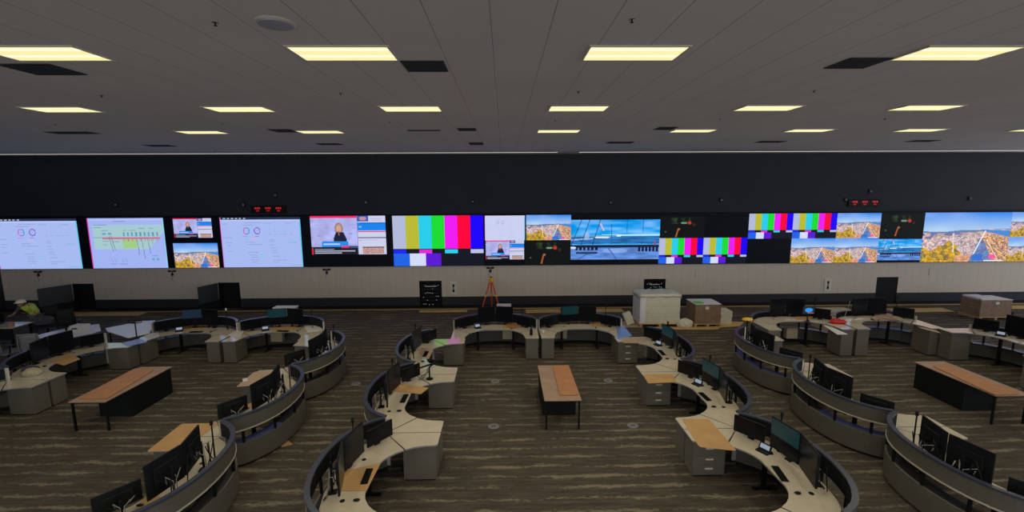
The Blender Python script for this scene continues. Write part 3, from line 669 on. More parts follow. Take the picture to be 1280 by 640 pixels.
def make_monitor(w, h, kind, screen='screen'):
    """origin: clamp on the worktop; the screen faces -Y"""
    t = empty('monitor'); zc = .09+h/2 if kind == 'small' else .12+h/2
    bm = NB(); box(bm, -w/2, w/2, -.018, .012, zc-h/2, zc+h/2, bev=.004); box(bm, -w*.32, w*.32, .012, .045, zc-h*.3, zc+h*.28, bev=.01)
    ho = finish('housing', bm, 'plast', t)
    bm = NB(); box(bm, -w/2+.012, w/2-.012, -.022, -.018, zc-h/2+.014, zc+h/2-.012)
    if screen != 'screen':
        sm_ = finish('screen', bm, 'screen', t)
        bm = NB(); box(bm, -w/2+.014, w/2-.014, -.024, -.022, zc-.02, zc+h/2-.014); finish('lit_picture', bm, screen, sm_)
    else: finish('screen', bm, screen, t)
    bm = NB(); box(bm, -.06, .06, .045, .055, zc-.06, zc+.06); tube(bm, [(0, .05, zc), (0, .11, zc), (0, .14, zc)], .02, 8); finish('mount', bm, 'black', ho)
    bm = NB(); tube(bm, [(0, .14, .02), (0, .14, zc+.12 if kind == 'big' else zc+.02)], .018, 8); tube(bm, [(0, .14, zc*.6), (.0, .14, zc*.6+.01)], .03, 8); finish('stand_pole', bm, 'black', t)
    bm = NB(); box(bm, -.06, .06, .07, .19, .0, .022, bev=.004); finish('clamp', bm, 'black', t)
    for k_, (xa, xb, mm) in enumerate(((-.12, -.03, 'cablew'), (.13, .03, 'cable'), (.05, .02, 'cablew'))):
        bm = NB(); tube(bm, [(xa, .04, zc-h*.2), (xa, .075, zc-h*.3), (xa*1.5, .09, zc-h*.05), (xb, .165, zc*.7), (xb, .17, .06)], .007, 5); finish('cable', bm, mm, t, smooth=True)
    return t
MON = {}
def monitor(kind, screen, loc, rz, label, group):
    k = (kind, screen)
    if k not in MON:
        w, h = {'big': (.62, .575), 'small': (.58, .325)}[kind]
        t = MON[k] = make_monitor(w, h, kind, screen)
        if screen in ('teal', 'blue'):   # picture shown on the upper part of the screen
            pass
    else: t = copy_tree(MON[k])
    t.location = loc; t.rotation_euler = (0, 0, rz); tag(t, label, 'monitor', group); return t

def W2(st, u, v):
    a_ = st['rot']; return (st['x']+u*math.cos(a_)-v*math.sin(a_), st['y']+u*math.sin(a_)+v*math.cos(a_))
HP = PI/2
PIT = 2.9
def rowy(k): return 14.25-PIT/2-PIT*(k-1)
ST = []
def station(key, x, y, rot, where, var='low', **kw): ST.append(dict(key=key, x=x, y=y, rot=rot, where=where, var=var, **kw))
# back rows
station('A1', 1.12-1.46, 14.27, 0, 'rear desk just left of centre', small=(-1.0, 1.0), drawers=False)
station('B1', 1.16+1.46, 14.27, 0, 'rear desk just right of centre', small=(-1.0, 1.0), lit='teal')
station('D1', -9.22-1.46, 14.25, 0, 'left rear desk behind left table', small=(-1.0,), lit='blue')
station('D2', -9.18+1.46, 14.25, 0, 'right rear desk behind left table', small=(-1.0,), lit='teal')
station('F1', 11.55-1.46, 14.25, 0, 'left rear desk behind right table', 'high', small=(1.0,))
station('F2', 11.59+1.46, 14.25, 0, 'right rear desk behind right table', 'high', small=(1.0,))
for k, w_ in ((1, 'farthest'), (2, 'middle'), (3, 'nearest')):
    station('A%d' % (k+1), -1.30, rowy(k)+.04, HP, w_+' desk of centre-left row', small=(1.0,))
    station('B%d' % (k+1), 3.57, rowy(k)+.04, -HP, w_+' desk of centre-right row', 'handled', small=(-1.0,), lit='teal')
    station('C%d' % k, -6.65, rowy(k), -HP, w_+' desk of row right of left table', small=(.72,))
    station('G%d' % k, 8.90, rowy(k), HP, w_+' desk of row left of right table', small=(-1.0,))
for k, w_ in ((1, 'farthest'), (2, 'middle')):
    station('E%d' % k, -11.75, rowy(k), HP, w_+' desk of far left row', small=(1.0,) if k == 1 else ())
    station('H%d' % k, 14.30, rowy(k), -HP, w_+' desk of far right row', 'high', small=(-1.0,) if k == 1 else ())

SIDE = {0: ('left', 'right'), 1: ('nearer', 'farther'), -1: ('farther', 'nearer')}
def place_station(s):
    v = s['var']
    r = CON[v] if not USED[v] else copy_tree(CON[v]); USED[v] = True
    r.location = (s['x'], s['y'], 0); r.rotation_euler = (0, 0, s['rot'])
    tag(r, 'curved grey console, '+s['where'], 'desk', 'curved console desks')
    s['root'] = r
for s in ST: place_station(s)
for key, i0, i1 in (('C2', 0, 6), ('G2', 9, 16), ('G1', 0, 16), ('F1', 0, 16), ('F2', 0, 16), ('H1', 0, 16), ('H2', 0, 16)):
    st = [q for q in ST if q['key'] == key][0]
    bm = NB(); pth = inset(PATH, .045)[i0:i1+1]; band(bm, pth, .20, .4955, .503)  # blue strip laid along the inner shelf of these consoles
    o = finish('blue_strip', bm, 'bstrip', st['root']); o['label'] = 'blue strip on the inner shelf'
for s in ST:
    kk = 0 if s['rot'] == 0 else (1 if s['rot'] > 0 else -1); nm = SIDE[kk]
    dz = .75+(.20 if s['var'] == 'high' else 0)
    h0 = dz+.001
    vb = 1.40 if s['rot'] == 0 or s['key'][0] in 'G' else 1.34
    if s['key'][0] == 'C': vb = 1.28
    hb = h0
    vb += .04 if s['rot'] == 0 else 0
    for q in (0, 1):
        u = (-.318, .318)[q]; th = (.22, -.22)[q]
        x, y = W2(s, u, vb)
        sc = 'screen'
        if s.get('lit') and q == 0: sc = s['lit']
        monitor('big', sc, (x, y, hb), s['rot']+th, ('large black monitor, %s of pair on %s' if sc == 'screen' else 'large monitor with dim '+sc+' picture, %s of pair on %s') % (nm[q], s['where']), 'large paired monitors')
    for u in s['small']:
        q = 0 if u < 0 else 1
        x, y = W2(s, u, 1.08 if s['key'][0] != 'C' else .86)
        th = -.64 if u > 0 else .64
        monitor('small', 'screen', (x, y, h0), s['rot']+th, 'small black monitor at %s side of %s' % (nm[q], s['where']), 'small side monitors')
    # cables behind the screens
    random.seed(hash(s['key']) % 1000 if False else sum(map(ord, s['key']))*7)
    bm = NB()
    for i in range(6):
        u0 = random.uniform(-.6, .6); u1 = u0+random.uniform(-.4, .4)
        pp_ = sag((u0, vb+.185+.02*random.random(), hb+random.uniform(.3, .6)), (u1, min(vb+.21, 1.585-.12*abs(u1)), dz+.014), random.uniform(.02, .12))
        tube(bm, [(p.x, p.y, max(p.z, dz+.014)) for p in pp_], .009, 5, 0 if random.random() < .75 else 1)
    for i in range(3):
        u0 = random.uniform(-.6, .3); vv = min(vb+.20, 1.57); tube(bm, [(u0, vv, dz+.016), (u0+.12, vv-.02, dz+.03), (u0+.2, vv, dz+.016), (u0+.3, vv-.02, dz+.016)], .01, 5, 0)
    c = finish('cable_bundle', bm, ['cable', 'cablew'], smooth=True); c.location = (s['x'], s['y'], 0); c.rotation_euler = (0, 0, s['rot'])
    tag(c, 'tangled cables behind monitors of '+s['where'], 'cables', 'cable tangles')
    # tall black mast clamped at the back of the worktop
    if True:
        x, y = W2(s, {0: .95, 1: .62, -1: -.62}[kk], 1.32 if kk == 0 else 1.44)
        t = empty('signal_mast', (x, y, dz)); tag(t, 'thin black mast with small tip on '+s['where'], 'mast', 'thin masts on consoles')
        bm = NB(); lathe(bm, [(.04, .001), (.04, .015), (.014, .02), (.012, .68)], 8); finish('mast_pole', bm, 'black', t)
        bm = NB(); lathe(bm, [(.022, .68), (.028, .70), (.026, .75), (.01, .77)], 10); finish('mast_tip', bm, 'white' if s['key'] in ('D1',) else 'cable', t)
    # keyboard and mouse
    if s['key'] in ('A3', 'A4', 'B3', 'D1', 'D2', 'B2', 'F2', 'B4', 'A2', 'C1'):
        kb = empty('keyboard'); x, y = W2(s, .05, 1.02 if kk == 0 else 1.05); kb.location = (x, y, dz+.006); kb.rotation_euler = (0, 0, s['rot']+random.uniform(-.2, .2))
        tag(kb, 'slim black keyboard on '+s['where'], 'keyboard', 'keyboards')
        bm = NB(); box(bm, -.21, .21, -.06, .06, 0, .014, bev=.004); finish('keyboard_body', bm, 'plast', kb)
        bm = NB()
        for i in range(14):
            for j in range(4): box(bm, -.2+i*.0286, -.176+i*.0286, -.052+j*.027, -.03+j*.027, .014, .020)
        kk_ = finish('keys', bm, 'black', kb)
    if s['key'] not in ('E2',):
        x, y = W2(s, .55 if kk <= 0 else -.55, .98+.05)
        mo = empty('mouse', (x, y, dz+.003)); mo.rotation_euler = (0, 0, s['rot']); tag(mo, 'small black mouse on '+s['where'], 'mouse', 'mice')
        bm = NB(); ball(bm, (0, 0, .014), (.032, .055, .018)); finish('mouse_shell', bm, 'plast', mo, smooth=True)
        bm = NB(); box(bm, -.004, .004, .02, .04, .028, .034); finish('scroll_wheel', bm, 'edge', mo)
    # desk phone with small lit display
    if s['key'] in ('B3', 'B4', 'D1', 'D2', 'A1', 'B2', 'H1', 'C1'):
        u = -.62; x, y = W2(s, u, 1.16); t = empty('desk_phone', (x, y, dz+.002), s['rot']+.5); tag(t, 'small desk phone with pale lit display on '+s['where'], 'phone', 'desk phones')
        bm = NB(); prism(bm, [(-.11, -.09), (.11, -.09), (.11, .09), (-.11, .09)], 0, .02); vs = box(bm, -.11, .11, .0, .02, .02, .15, rot=Matrix.Rotation(-.45, 3, 'X'), piv=(0, 0, .02)); finish('phone_body', bm, 'plast', t)
        bm = NB(); box(bm, -.085, .085, -.008, -.001, .05, .13, rot=Matrix.Rotation(-.45, 3, 'X'), piv=(0, 0, .02)); finish('phone_display', bm, 'led', t)

# cream equipment boxes hanging under the worktops
for key, u, w_ in (('A1', .42, .17), ('B1', -.62, .2), ('D2', -.35, .2), ('F1', .22, .2)):
    s = [q for q in ST if q['key'] == key][0]; x, y = W2(s, u, 1.52)
    t = empty('equipment_box', (x, y, 0)); tag(t, 'cream box fixed to the inner panel under '+s['where'], 'box', 'cream boxes under rear desks')
    zz = .5 if s['var'] == 'low' else .42
    bm = NB(); box(bm, -w_, w_, -.20, .02, zz-.22, zz+.16, bev=.008); finish('box_body', bm, 'cream', t)
    bm = NB(); box(bm, -w_+.02, w_-.02, -.206, -.2, zz+.09, zz+.11); finish('box_seam', bm, 'kraft', t)

# ------------------------------------------------------------------ sheets lying on the worktops
def sheet(name, px, z, mt, label, cat='cardboard sheet', th=.006, grp=None):
    pts = [at(x, y, z) for x, y in px]; cx = sum(p[0] for p in pts)/len(pts); cy = sum(p[1] for p in pts)/len(pts)
    rp = []
    for i, p in enumerate(pts):
        q = pts[(i+1) % len(pts)]
        for t_ in (.04, .5, .96):
            rp.append((p[0]+(q[0]-p[0])*t_-cx, p[1]+(q[1]-p[1])*t_-cy))
    bm = NB(); prism(bm, rp, 0, th); o = finish(name, bm, mt); o.location = (cx, cy, z+.002); tag(o, label, cat, grp); return o
T = .75; Th = .95
sheet('cardboard_sheet', [(476, 579), (458, 614), (421, 614), (432, 589)], T, 'kraft', 'brown kraft cardboard on the nearest desk of centre-left row')
sheet('cardboard_sheet', [(496, 479), (536, 485), (526, 493), (490, 488.7)], T, 'kraft', 'brown kraft cardboard on the middle desk of centre-left row')
sheet('cardboard_sheet', [(522, 436), (542, 436), (536, 449), (527, 446)], T, 'kraftl', 'pinkish brown cardboard on the farthest desk of centre-left row')
sheet('cardboard_sheet', [(803.7, 468), (840, 468), (846, 478), (810, 479.5)], T, 'kraft', 'orange-brown cardboard on wing of middle desk, centre-right row')
sheet('cardboard_sheet', [(776, 421), (809, 423), (806, 429), (779, 429)], T, 'kraftl', 'pinkish cardboard on wing of farthest desk, centre-right row')
sheet('cardboard_sheet', [(852.5, 524), (886, 524), (921, 564), (874, 559)], T, 'kraft', 'largest orange-brown cardboard, on nearest desk of centre-right row')
sheet('cardboard_sheet', [(183, 565), (227, 530), (275, 529), (225, 564)], T, 'kraft', 'large orange-brown cardboard on nearest desk right of left table')
sheet('cardboard_sheet', [(295, 484), (318, 465), (345, 464), (320, 482)], T, 'kraftl', 'pinkish cardboard with cream scrap on middle desk right of left table')
sheet('cardboard_sheet', [(230, 407), (257, 407), (262, 411), (228, 413)], T, 'kraft', 'brown cardboard on left rear desk behind left table')
sheet('cardboard_sheet', [(341, 408.5), (372, 408), (374, 412.5), (339, 413.5)], T, 'kraft', 'brown cardboard on right rear desk behind left table')
sheet('cardboard_sheet', [(628, 405), (648, 402), (655, 408), (630, 410.5)], T, 'kraft', 'brown cardboard on rear desk just left of centre')
sheet('cardboard_sheet', [(738, 403), (754, 403), (758, 408), (740, 409)], T, 'kraft', 'brown cardboard on rear desk just right of centre')
sheet('cardboard_sheet', [(994, 395.5), (1016, 396), (1014, 400), (995, 400)], Th, 'kraft', 'brown cardboard on left rear desk behind right table')
sheet('cardboard_sheet', [(1092, 394), (1112, 393), (1126, 400), (1100, 401)], Th, 'kraftl', 'pile of thin brown card on right rear desk behind right table', th=.03)
sheet('cardboard_sheet', [(61, 452), (86, 442), (101, 449), (80, 457)], T, 'kraft', 'orange-brown cardboard on farthest desk of far left row')
sheet('cardboard_sheet', [(1146, 408), (1170, 413), (1177, 417), (1152, 411)], Th, 'kraftl', 'pale brown board on wing right of the right rear desk')
sheet('cardboard_sheet', [(168, 636), (190, 612), (200, 622), (186, 638)], T, 'kraft', 'brown cardboard at bottom edge on nearest desk right of left table')
sheet('cardboard_sheet', [(308, 506), (318, 502), (322, 507), (312, 511)], T, 'kraft', 'small brown card beside monitors of middle desk right of left table')
sheet('cardboard_scrap', [(349, 552), (361, 551), (366, 556), (352, 559)], 0, 'kraft', 'small brown cardboard scrap lying on the carpet', 'cardboard scrap')
sheet('foam_scrap', [(303, 474), (309, 472.5), (310, 476), (304, 477.5)], T+.01, 'paper', 'tiny cream scrap on pinkish cardboard of middle desk', 'scrap')
sheet('plastic_sheet', [(771, 408), (779, 407), (790, 420), (772, 424)], T, 'bluep', 'blue plastic film on corner desk right of the rear centre desks', 'plastic film', .01)
sheet('paper_sheet', [(1028, 406), (1040, 409), (1060, 418), (1047, 418.5)], Th, 'paper', 'long white printed paper on the wing left of the red cloth', 'paper', .004)
sheet('paper_sheet', [(152, 429), (176, 424), (184, 428), (160, 433)], T, 'bluep', 'blue plastic papers on corner desk behind the left table', 'plastic film', .012)
sheet('paper_sheet', [(180, 420), (197, 415), (200, 420), (186, 425)], T, 'paper', 'crumpled white papers on corner desk behind the left table', 'paper', .012)
sheet('paper_sheet', [(284, 420), (296, 412), (305, 413), (300, 422)], T, 'paper', 'white film on wing between the two left rear desks', 'paper', .005)
sheet('paper_sheet', [(380, 408), (400, 407), (404, 413), (384, 415)], T, 'paper', 'crumpled papers on the right rear desk behind left table', 'paper', .02)
sheet('paper_sheet', [(375, 456), (386, 450), (387, 455), (378, 459)], T, 'paper', 'white sheet beside small monitor of farthest desk right of left table', 'paper', .01)
# loose kraft boards heaped on two rear desks
for i_, (px_, z_, lab_) in enumerate([([(1088, 397), (1104, 392), (1110, 395), (1094, 401)], .985, 'lower brown board heaped on right rear desk behind right table'), ([(1100, 394), (1124, 397), (1121, 401), (1098, 397)], 1.0, 'upper brown board heaped on right rear desk behind right table'), ([(1110, 391), (1130, 399), (1126, 402), (1106, 394)], 1.02, 'topmost brown board heaped on right rear desk behind right table')]):
    sheet('kraft_offcut', px_, z_, 'kraftl', lab_, 'cardboard', .012)
for i_, (px_, z_, lab_) in enumerate([([(640, 404), (654, 402), (658, 406), (644, 408)], .762, 'pale brown offcut on right part of rear desk left of centre'), ([(632, 406), (640, 403), (648, 409), (640, 411)], .775, 'darker brown offcut over the cardboard on rear desk left of centre')]):
    sheet('kraft_offcut', px_, z_, 'wood2' if i_ else 'kraftl', lab_, 'cardboard', .01)
# things standing on the centre wings
for px, py, lab, mm, hh in ((664, 419, 'black bottle standing on the centre wing, left one', 'black', .24), (679, 417, 'small pale cup on the centre wing, right one', 'paper', .12)):
    x, y = at(px, py, .75); t = empty('bottle' if hh > .2 else 'cup', (x, y, .752)); tag(t, lab, 'bottle' if hh > .2 else 'cup')
    bm = NB(); lathe(bm, [(.045, 0), (.05, .01), (.05, hh*.7), (.03, hh*.85), (.028, hh*.9)] if hh > .2 else [(.03, 0), (.042, hh*.9)], 12); finish('bottle_body' if hh > .2 else 'cup_body', bm, mm, t, smooth=True)
    bm = NB(); lathe(bm, [(.03, hh*.9), (.03, hh), (.01, hh+.005)] if hh > .2 else [(.044, hh*.9), (.044, hh)], 12); finish('cap' if hh > .2 else 'cup_lid', bm, mm, t)
# jointed stand with loose cords on the wing of the farthest centre-left desk
x, y = at(537, 474, .75); t = empty('jointed_stand', (x, y, .752)); tag(t, 'black jointed stand with cords on wing of middle desk, centre-left row', 'stand')
bm = NB(); lathe(bm, [(.09, 0), (.09, .02), (.02, .03), (.02, .34)], 12); finish('stand_base', bm, 'black', t)
bm = NB(); tube(bm, [(0, 0, .32), (.16, .05, .42), (-.30, -.05, .30)], .022, 6); finish('arm', bm, 'black', t)
for k_ in range(5):
    bm = NB(); tube(bm, [(.02*k_-.05, .02, .3-.03*k_), (-.08-.03*k_, -.04, .12), (-.16-.03*k_, -.05, .012)], .009, 5); finish('cord', bm, 'cable' if k_ % 2 else 'cablew', t)
# red cloth
rx, ry = at(1047, 404, Th)
bm = NB(); random.seed(4)
vs = ball(bm, (0, 0, .05), (.28, .16, .09), seg=14)
for v in vs: v.co += Vector((random.uniform(-.03, .03), random.uniform(-.03, .03), random.uniform(-.02, .03))); v.co.z = max(v.co.z, 0)
o = finish('red_cloth', bm, 'red', smooth=True); o.location = (rx, ry, Th+.005); tag(o, 'crumpled red cloth on wing between the two right rear desks', 'cloth')

# white table and film in the far left corner behind the left table
pts = [at(x, y, .78) for x, y in ((134, 414), (132, 410), (180, 401), (194, 400.5), (187, 416), (160, 422))]
t = empty('white_table', (pts[0][0], pts[0][1], 0)); tag(t, 'white sheet-covered table in corner left of the left rear desks', 'table')
bm = NB(); prism(bm, [(p[0]-pts[0][0], p[1]-pts[0][1]) for p in pts], .755, .78); finish('table_top', bm, 'plasticf', t)
for i in (0, 2, 3, 4):
    c = Vector((sum(p[0] for p in pts)/6, sum(p[1] for p in pts)/6)); p = Vector(pts[i]).lerp(c, .1)
    bm = NB(); lathe(bm, [(.02, 0), (.02, .755)], 8, p.x-pts[0][0], p.y-pts[0][1]); finish('leg', bm, 'black', t)
# small frame with tray standing on it
x, y = at(171, 422, .78); t = empty('pole_lamp', (x, y, .752)); tag(t, 'thin black T-shaped arm standing on corner desk behind left table', 'stand')
bm = NB(); lathe(bm, [(.07, .0), (.07, .02), (.018, .03), (.018, .55)], 10); finish('stand_pole', bm, 'black', t)
bm = NB(); tube(bm, [(-.22, 0, .55), (-.2, 0, .62), (.2, 0, .62), (.22, 0, .55), (.1, 0, .52), (-.1, 0, .52), (-.22, 0, .55)], .016, 6); finish('arm', bm, 'black', t)

# ------------------------------------------------------------------ three loose tables
def make_table():
    t = empty('side_table')
    bm = NB(); box(bm, -.43, .43, 0, 2.12, .715, .74, 0, bev=.004); finish('table_top', bm, 'wood', t)
    for s in (-1, 1):
        bm = NB(); box(bm, s*.38-.02, s*.38+.02, .03, .07, 0, .715); finish('leg', bm, 'black', t)
    bm = NB(); box(bm, -.41, .41, .72, 2.08, .0, .712, 0, bev=.004); finish('cabinet', bm, 'tblack', t)
    bm = NB(); box(bm, -.36, .36, .04, .06, .68, .714); finish('apron', bm, 'black', t)
    return t
tb = make_table(); tb.location = (1.32, 9.84, 0); tag(tb, 'small wood-topped table with black cabinet in the centre aisle', 'table', 'loose tables')
t2 = copy_tree(tb); t2.location = (-9.67, 10.06, 0); tag(t2, 'long wood-topped table with black cabinet at left', 'table', 'loose tables')
t3 = copy_tree(tb); t3.location = (11.83, 9.80, 0); tag(t3, 'long wood-topped table with black cabinet at right', 'table', 'loose tables')
sheet('wooden_board', [(691, 458), (711, 457), (723.5, 494), (700, 494.5)], .745, 'wood2', 'orange-brown board lying on the centre aisle table', 'board', .02)
sheet('wooden_board', [(96, 499), (169, 461), (194, 462), (134, 498.5)], .745, 'wood2', 'orange-brown board lying on the left table', 'board', .015)
sheet('wooden_board', [(1166, 458), (1186, 457), (1276, 493), (1243, 494)], .745, 'wood2', 'orange-brown board lying on the right table', 'board', .015)

# ------------------------------------------------------------------ goods along the display wall
def pallet(name, x, y, w, d, label):
    t = empty(name, (x, y, 0)); tag(t, label, 'pallet')
    bm = NB()
    for k in range(6): yy = -d/2+d*(k+.5)/6; box(bm, -w/2, w/2, yy-d/15, yy+d/15, .10, .125)
    finish('deck_boards', bm, 'ply', t)
    for k in (-1, 0, 1):
        bm = NB(); box(bm, k*w*.45-.05, k*w*.45+.05, -d/2, d/2, .0, .10); finish('stringer', bm, 'wood', t)
def wrapped(name, x, y, w, d, z0, h, mt, label, cat, layers=12, seed=1, bul=.015):
    random.seed(seed); t = empty(name, (x, y, z0)); tag(t, label, cat)
    bm = NB(); n = layers
    for k in range(n):
        e = random.uniform(-bul, bul); f = random.uniform(-bul, bul)
        box(bm, -w/2+e, w/2+f, -d/2+random.uniform(-bul, bul), d/2, h*k/n+.001, h*(k+1)/n-.002, 0, bev=.006)
    finish('stacked_layers', bm, mt, t)
    return t
pallet('wooden_pallet', 6.30, 18.35, 1.72, 1.15, 'wooden pallet under the white wrapped stack')
t = wrapped('wrapped_stack', 6.30, 18.35, 1.62, 1.05, .127, 1.17, 'foam', 'large cream-white wrapped stack on pallet right of centre', 'stack', 16, 1, .008)
bm = NB(); random.seed(5)
nx = 12; vsg = [[bm.verts.new((-.83+1.66*i/nx, -.55+1.1*j/6, 1.185+(random.uniform(0, .05)))) for i in range(nx+1)] for j in range(7)]
for j in range(6):
    for i in range(nx): bm.faces.new((vsg[j][i], vsg[j][i+1], vsg[j+1][i+1], vsg[j+1][i]))
lw = [bm.verts.new((v.co.x, v.co.y-.01, 1.12+random.uniform(-.03, .02))) for v in vsg[0]]
for i in range(nx): bm.faces.new((lw[i], lw[i+1], vsg[0][i+1], vsg[0][i]))
ll = [bm.verts.new((-.845, r_[0].co.y, 1.0)) for r_ in vsg]
for j in range(6): bm.faces.new((ll[j], ll[j+1], vsg[j+1][0], vsg[j][0]))
rr_ = [bm.verts.new((.845, r_[-1].co.y, 1.05)) for r_ in vsg]
for j in range(6): bm.faces.new((rr_[j], rr_[j+1], vsg[j+1][-1], vsg[j][-1]))
o = finish('film_cover', bm, 'foam', t, smooth=True); md = o.modifiers.new('thick', 'SOLIDIFY'); md.thickness = .012
bm = NB(); box(bm, -.83, -.815, -.52, .5, .0, 1.12); finish('side_film', bm, 'plasticf', t)
bm = NB(); box(bm, -.82, -.60, -.545, -.53, .02, 1.10); finish('corner_film', bm, 'plasticf', t)
pallet('wooden_pallet', 8.22, 18.2, 1.12, 1.05, 'wooden pallet under the brown wrapped carton')
t = wrapped('wrapped_carton', 8.22, 18.2, 1.04, .95, .127, .80, 'brownbox', 'brown film-wrapped carton right of the white stack', 'carton', 5, 2, .006)
bm = NB(); box(bm, -.54, .54, -.49, .49, .80, .815, bev=.004); finish('top_film', bm, 'plasticf', t)
bm = NB(); random.seed(2); vs = ball(bm, (-.30, -.2, .83), (.24, .2, .03), seg=12); finish('green_patch', bm, 'green', t)
bm = NB(); box(bm, -.12, .02, -.492, -.483, .60, .72); finish('shipping_label', bm, 'paper', t)
t = wrapped('white_parcel', 9.08, 18.25, .5, .6, .03, .55, 'foam', 'small white parcel beside the brown carton', 'parcel', 4, 4)
bm = NB(); box(bm, -.27, -.2, -.3, .3, .0, .5); finish('carton_side', bm, 'brownbox', t)
sheet('plywood_board', [(893, 410), (925, 408), (930, 403), (900, 402)], .0, 'ply', 'thin wooden board lying under the small white parcel', 'board', .025)
def lump(name, x, y, z, s, mt, label, cat, seed=1, flat=.6):
    random.seed(seed); bm = NB(); bmesh.ops.create_icosphere(bm, subdivisions=3, radius=1)
    for v in bm.verts:
        v.co *= 1+random.uniform(-.09, .09); v.co = Vector((v.co.x*s[0], v.co.y*s[1], max(v.co.z, -flat)*s[2]))
    mn = min(v.co.z for v in bm.verts)
    for v in bm.verts: v.co.z -= mn
    o = finish(name, bm, mt); o.location = (x, y, z); tag(o, label, cat); return o
x, y = at(852, 407, 0); lump('foam_bundle', 7.3, 17.75, .0, (.32, .2, .22), 'foam', 'cream foam bundle on floor between white stack and brown carton', 'bundle', 3)
# leaning cream block left of the white stack
x, y = at(791, 407, 0); bm = NB(); box(bm, -.16, .16, -.12, .12, 0, .5, rot=Matrix.Rotation(-.38, 3, 'Y'), bev=.02)
mn = min(v.co.z for v in bm.verts)
for v in bm.verts: v.co.z -= mn
o = finish('foam_block', bm, 'foam'); o.location = (x-.08, y+.1, .008); tag(o, 'cream foam block leaning against the white wrapped stack', 'foam block')
sheet('cardboard_sheet', [(770, 409), (778, 402), (800, 402), (803, 409)], .0, 'kraftl', 'pinkish cardboard on floor left of the white stack')
sheet('cardboard_sheet', [(818, 412), (820, 409), (900, 408), (898, 412)], .0, 'ply', 'yellowish board strip on floor before the stacks', 'board')
t = wrapped('wrapped_carton', 20.75, 18.75, 1.35, .85, .127, .72, 'brownbox', 'brown film-wrapped carton at the right edge by the wall', 'carton', 5, 6, .006)
bm = NB(); box(bm, -.66, .0, -.41, .41, .72, .79, bev=.01); box(bm, .0, .68, -.43, .43, .72, .735); finish('top_film', bm, 'plasticf', t)
bm = NB(); box(bm, -.06, .10, -.442, -.432, .54, .64); finish('shipping_label', bm, 'paper', t)
pallet('wooden_pallet', 20.75, 18.75, 1.4, .95, 'wooden pallet under the right edge carton')
# plywood strips along the wall
for i, (a_, b_, y0, y1, lab) in enumerate([(-21.0, -16.6, 20.25, 20.75, 'leftmost yellow plywood strip on floor along the wall'), (-3.95, -1.75, 20.35, 20.68, 'yellow plywood strip on floor below the left rack recess'), (.95, 2.55, 20.1, 20.62, 'yellow plywood strip on floor just right of centre'), (4.1, 5.45, 20.1, 20.62, 'yellow plywood strip on floor left of the white stack'), (17.6, 20.3, 19.6, 20.2, 'yellow plywood strip on floor left of the right edge carton'), (22.3, 24.6, 20.0, 20.5, 'yellow plywood strip at the right photo edge')]):
    bm = NB(); box(bm, a_, b_, y0, y1, .001, .03, bev=.004); tag(finish('plywood_strip', bm, 'ply'), lab, 'plywood strip', 'plywood strips')
bm = NB(); box(bm, XL+1, XR-4, 20.85, 20.93, .001, .02); structure(finish('trim_2', bm, 'ply'))
x, y = at(630, 388, 0); t = empty('cardboard_box', (x, 19.6, 0)); tag(t, 'cardboard box with pale top behind the rear desk left of centre', 'box')
bm = NB(); box(bm, -.31, .31, -.2, .2, 0, .5, bev=.008); finish('box_body', bm, 'kraftl', t)
bm = NB(); box(bm, -.32, .32, -.21, .21, .5, .52); finish('box_lid', bm, 'paper', t)
x, y = at(1043, 387, .75); t = empty('cardboard_box', (x, y, 0)); tag(t, 'wide pale cardboard box behind the two rear desks at right', 'box')
bm = NB(); box(bm, -.65, .65, -.35, .35, 0, .72, bev=.01); finish('box_body', bm, 'kraftl', t)
bm = NB(); box(bm, -.66, .66, -.36, .36, .72, .745); finish('box_lid', bm, 'cream', t)
x, y = at(358, 385, 1.2); t = empty('white_carton', (x-.15, y+.25, 0)); tag(t, 'white-topped carton behind right rear desk behind left table', 'box')
bm = NB(); box(bm, -.40, .40, -.15, .15, 0, 1.16, bev=.01); finish('box_body', bm, 'kraftl', t)
bm = NB(); box(bm, -.42, .42, -.17, .17, 1.16, 1.19); finish('box_lid', bm, 'paper', t)
# orange tripod
t = empty('tripod', (-.63, 20.55, 0)); tag(t, 'orange tripod with yellow head standing before the beige wall', 'tripod')
bm = NB(); lathe(bm, [(.05, 1.36), (.11, 1.38), (.12, 1.5), (.06, 1.56)], 12); finish('tripod_head', bm, 'yellow', t)
for k, (dx, dy) in enumerate(((-.48, -.25), (.42, -.22), (0, .40))):
    bm = NB(); tube(bm, [(dx*.1, dy*.1, 1.4), (dx*.55, dy*.55, .7)], .035, 6); tube(bm, [(dx*.5, dy*.5, .78), (dx, dy, 0)], .028, 6)
    lg = finish('tripod_leg', bm, 'orange', t)
    bm = NB(); tube(bm, [(dx*.52, dy*.52, .80), (dx*.56, dy*.56, .70)], .048, 6); finish('leg_clamp', bm, 'yellow', lg)
bm = NB(); lathe(bm, [(.05, 1.56), (.05, 1.60), (.02, 1.62)], 10); finish('head_plate', bm, 'black', t)

for x, y, w_ in ((-.30, 12.61, 'far, left of the centre table'), (3.0, 12.57, 'far, right of the centre table'), (-.29, 10.06, 'near, left of the centre table'), (3.0, 10.01, 'near, right of the centre table'), (-4.33, 12.56, 'in the aisle left of centre-left row')):
    t = empty('floor_outlet', (x, y, 0)); tag(t, 'round grey floor outlet cover, '+w_, 'floor outlet')
    bm = NB(); lathe(bm, [(.13, .001), (.13, .006), (.10, .010)], 20); finish('cover_ring', bm, 'chairf', t)
    bm = NB(); box(bm, -.06, .06, -.04, .04, .008, .013, bev=.002); finish('cover_lid', bm, 'panel', t)
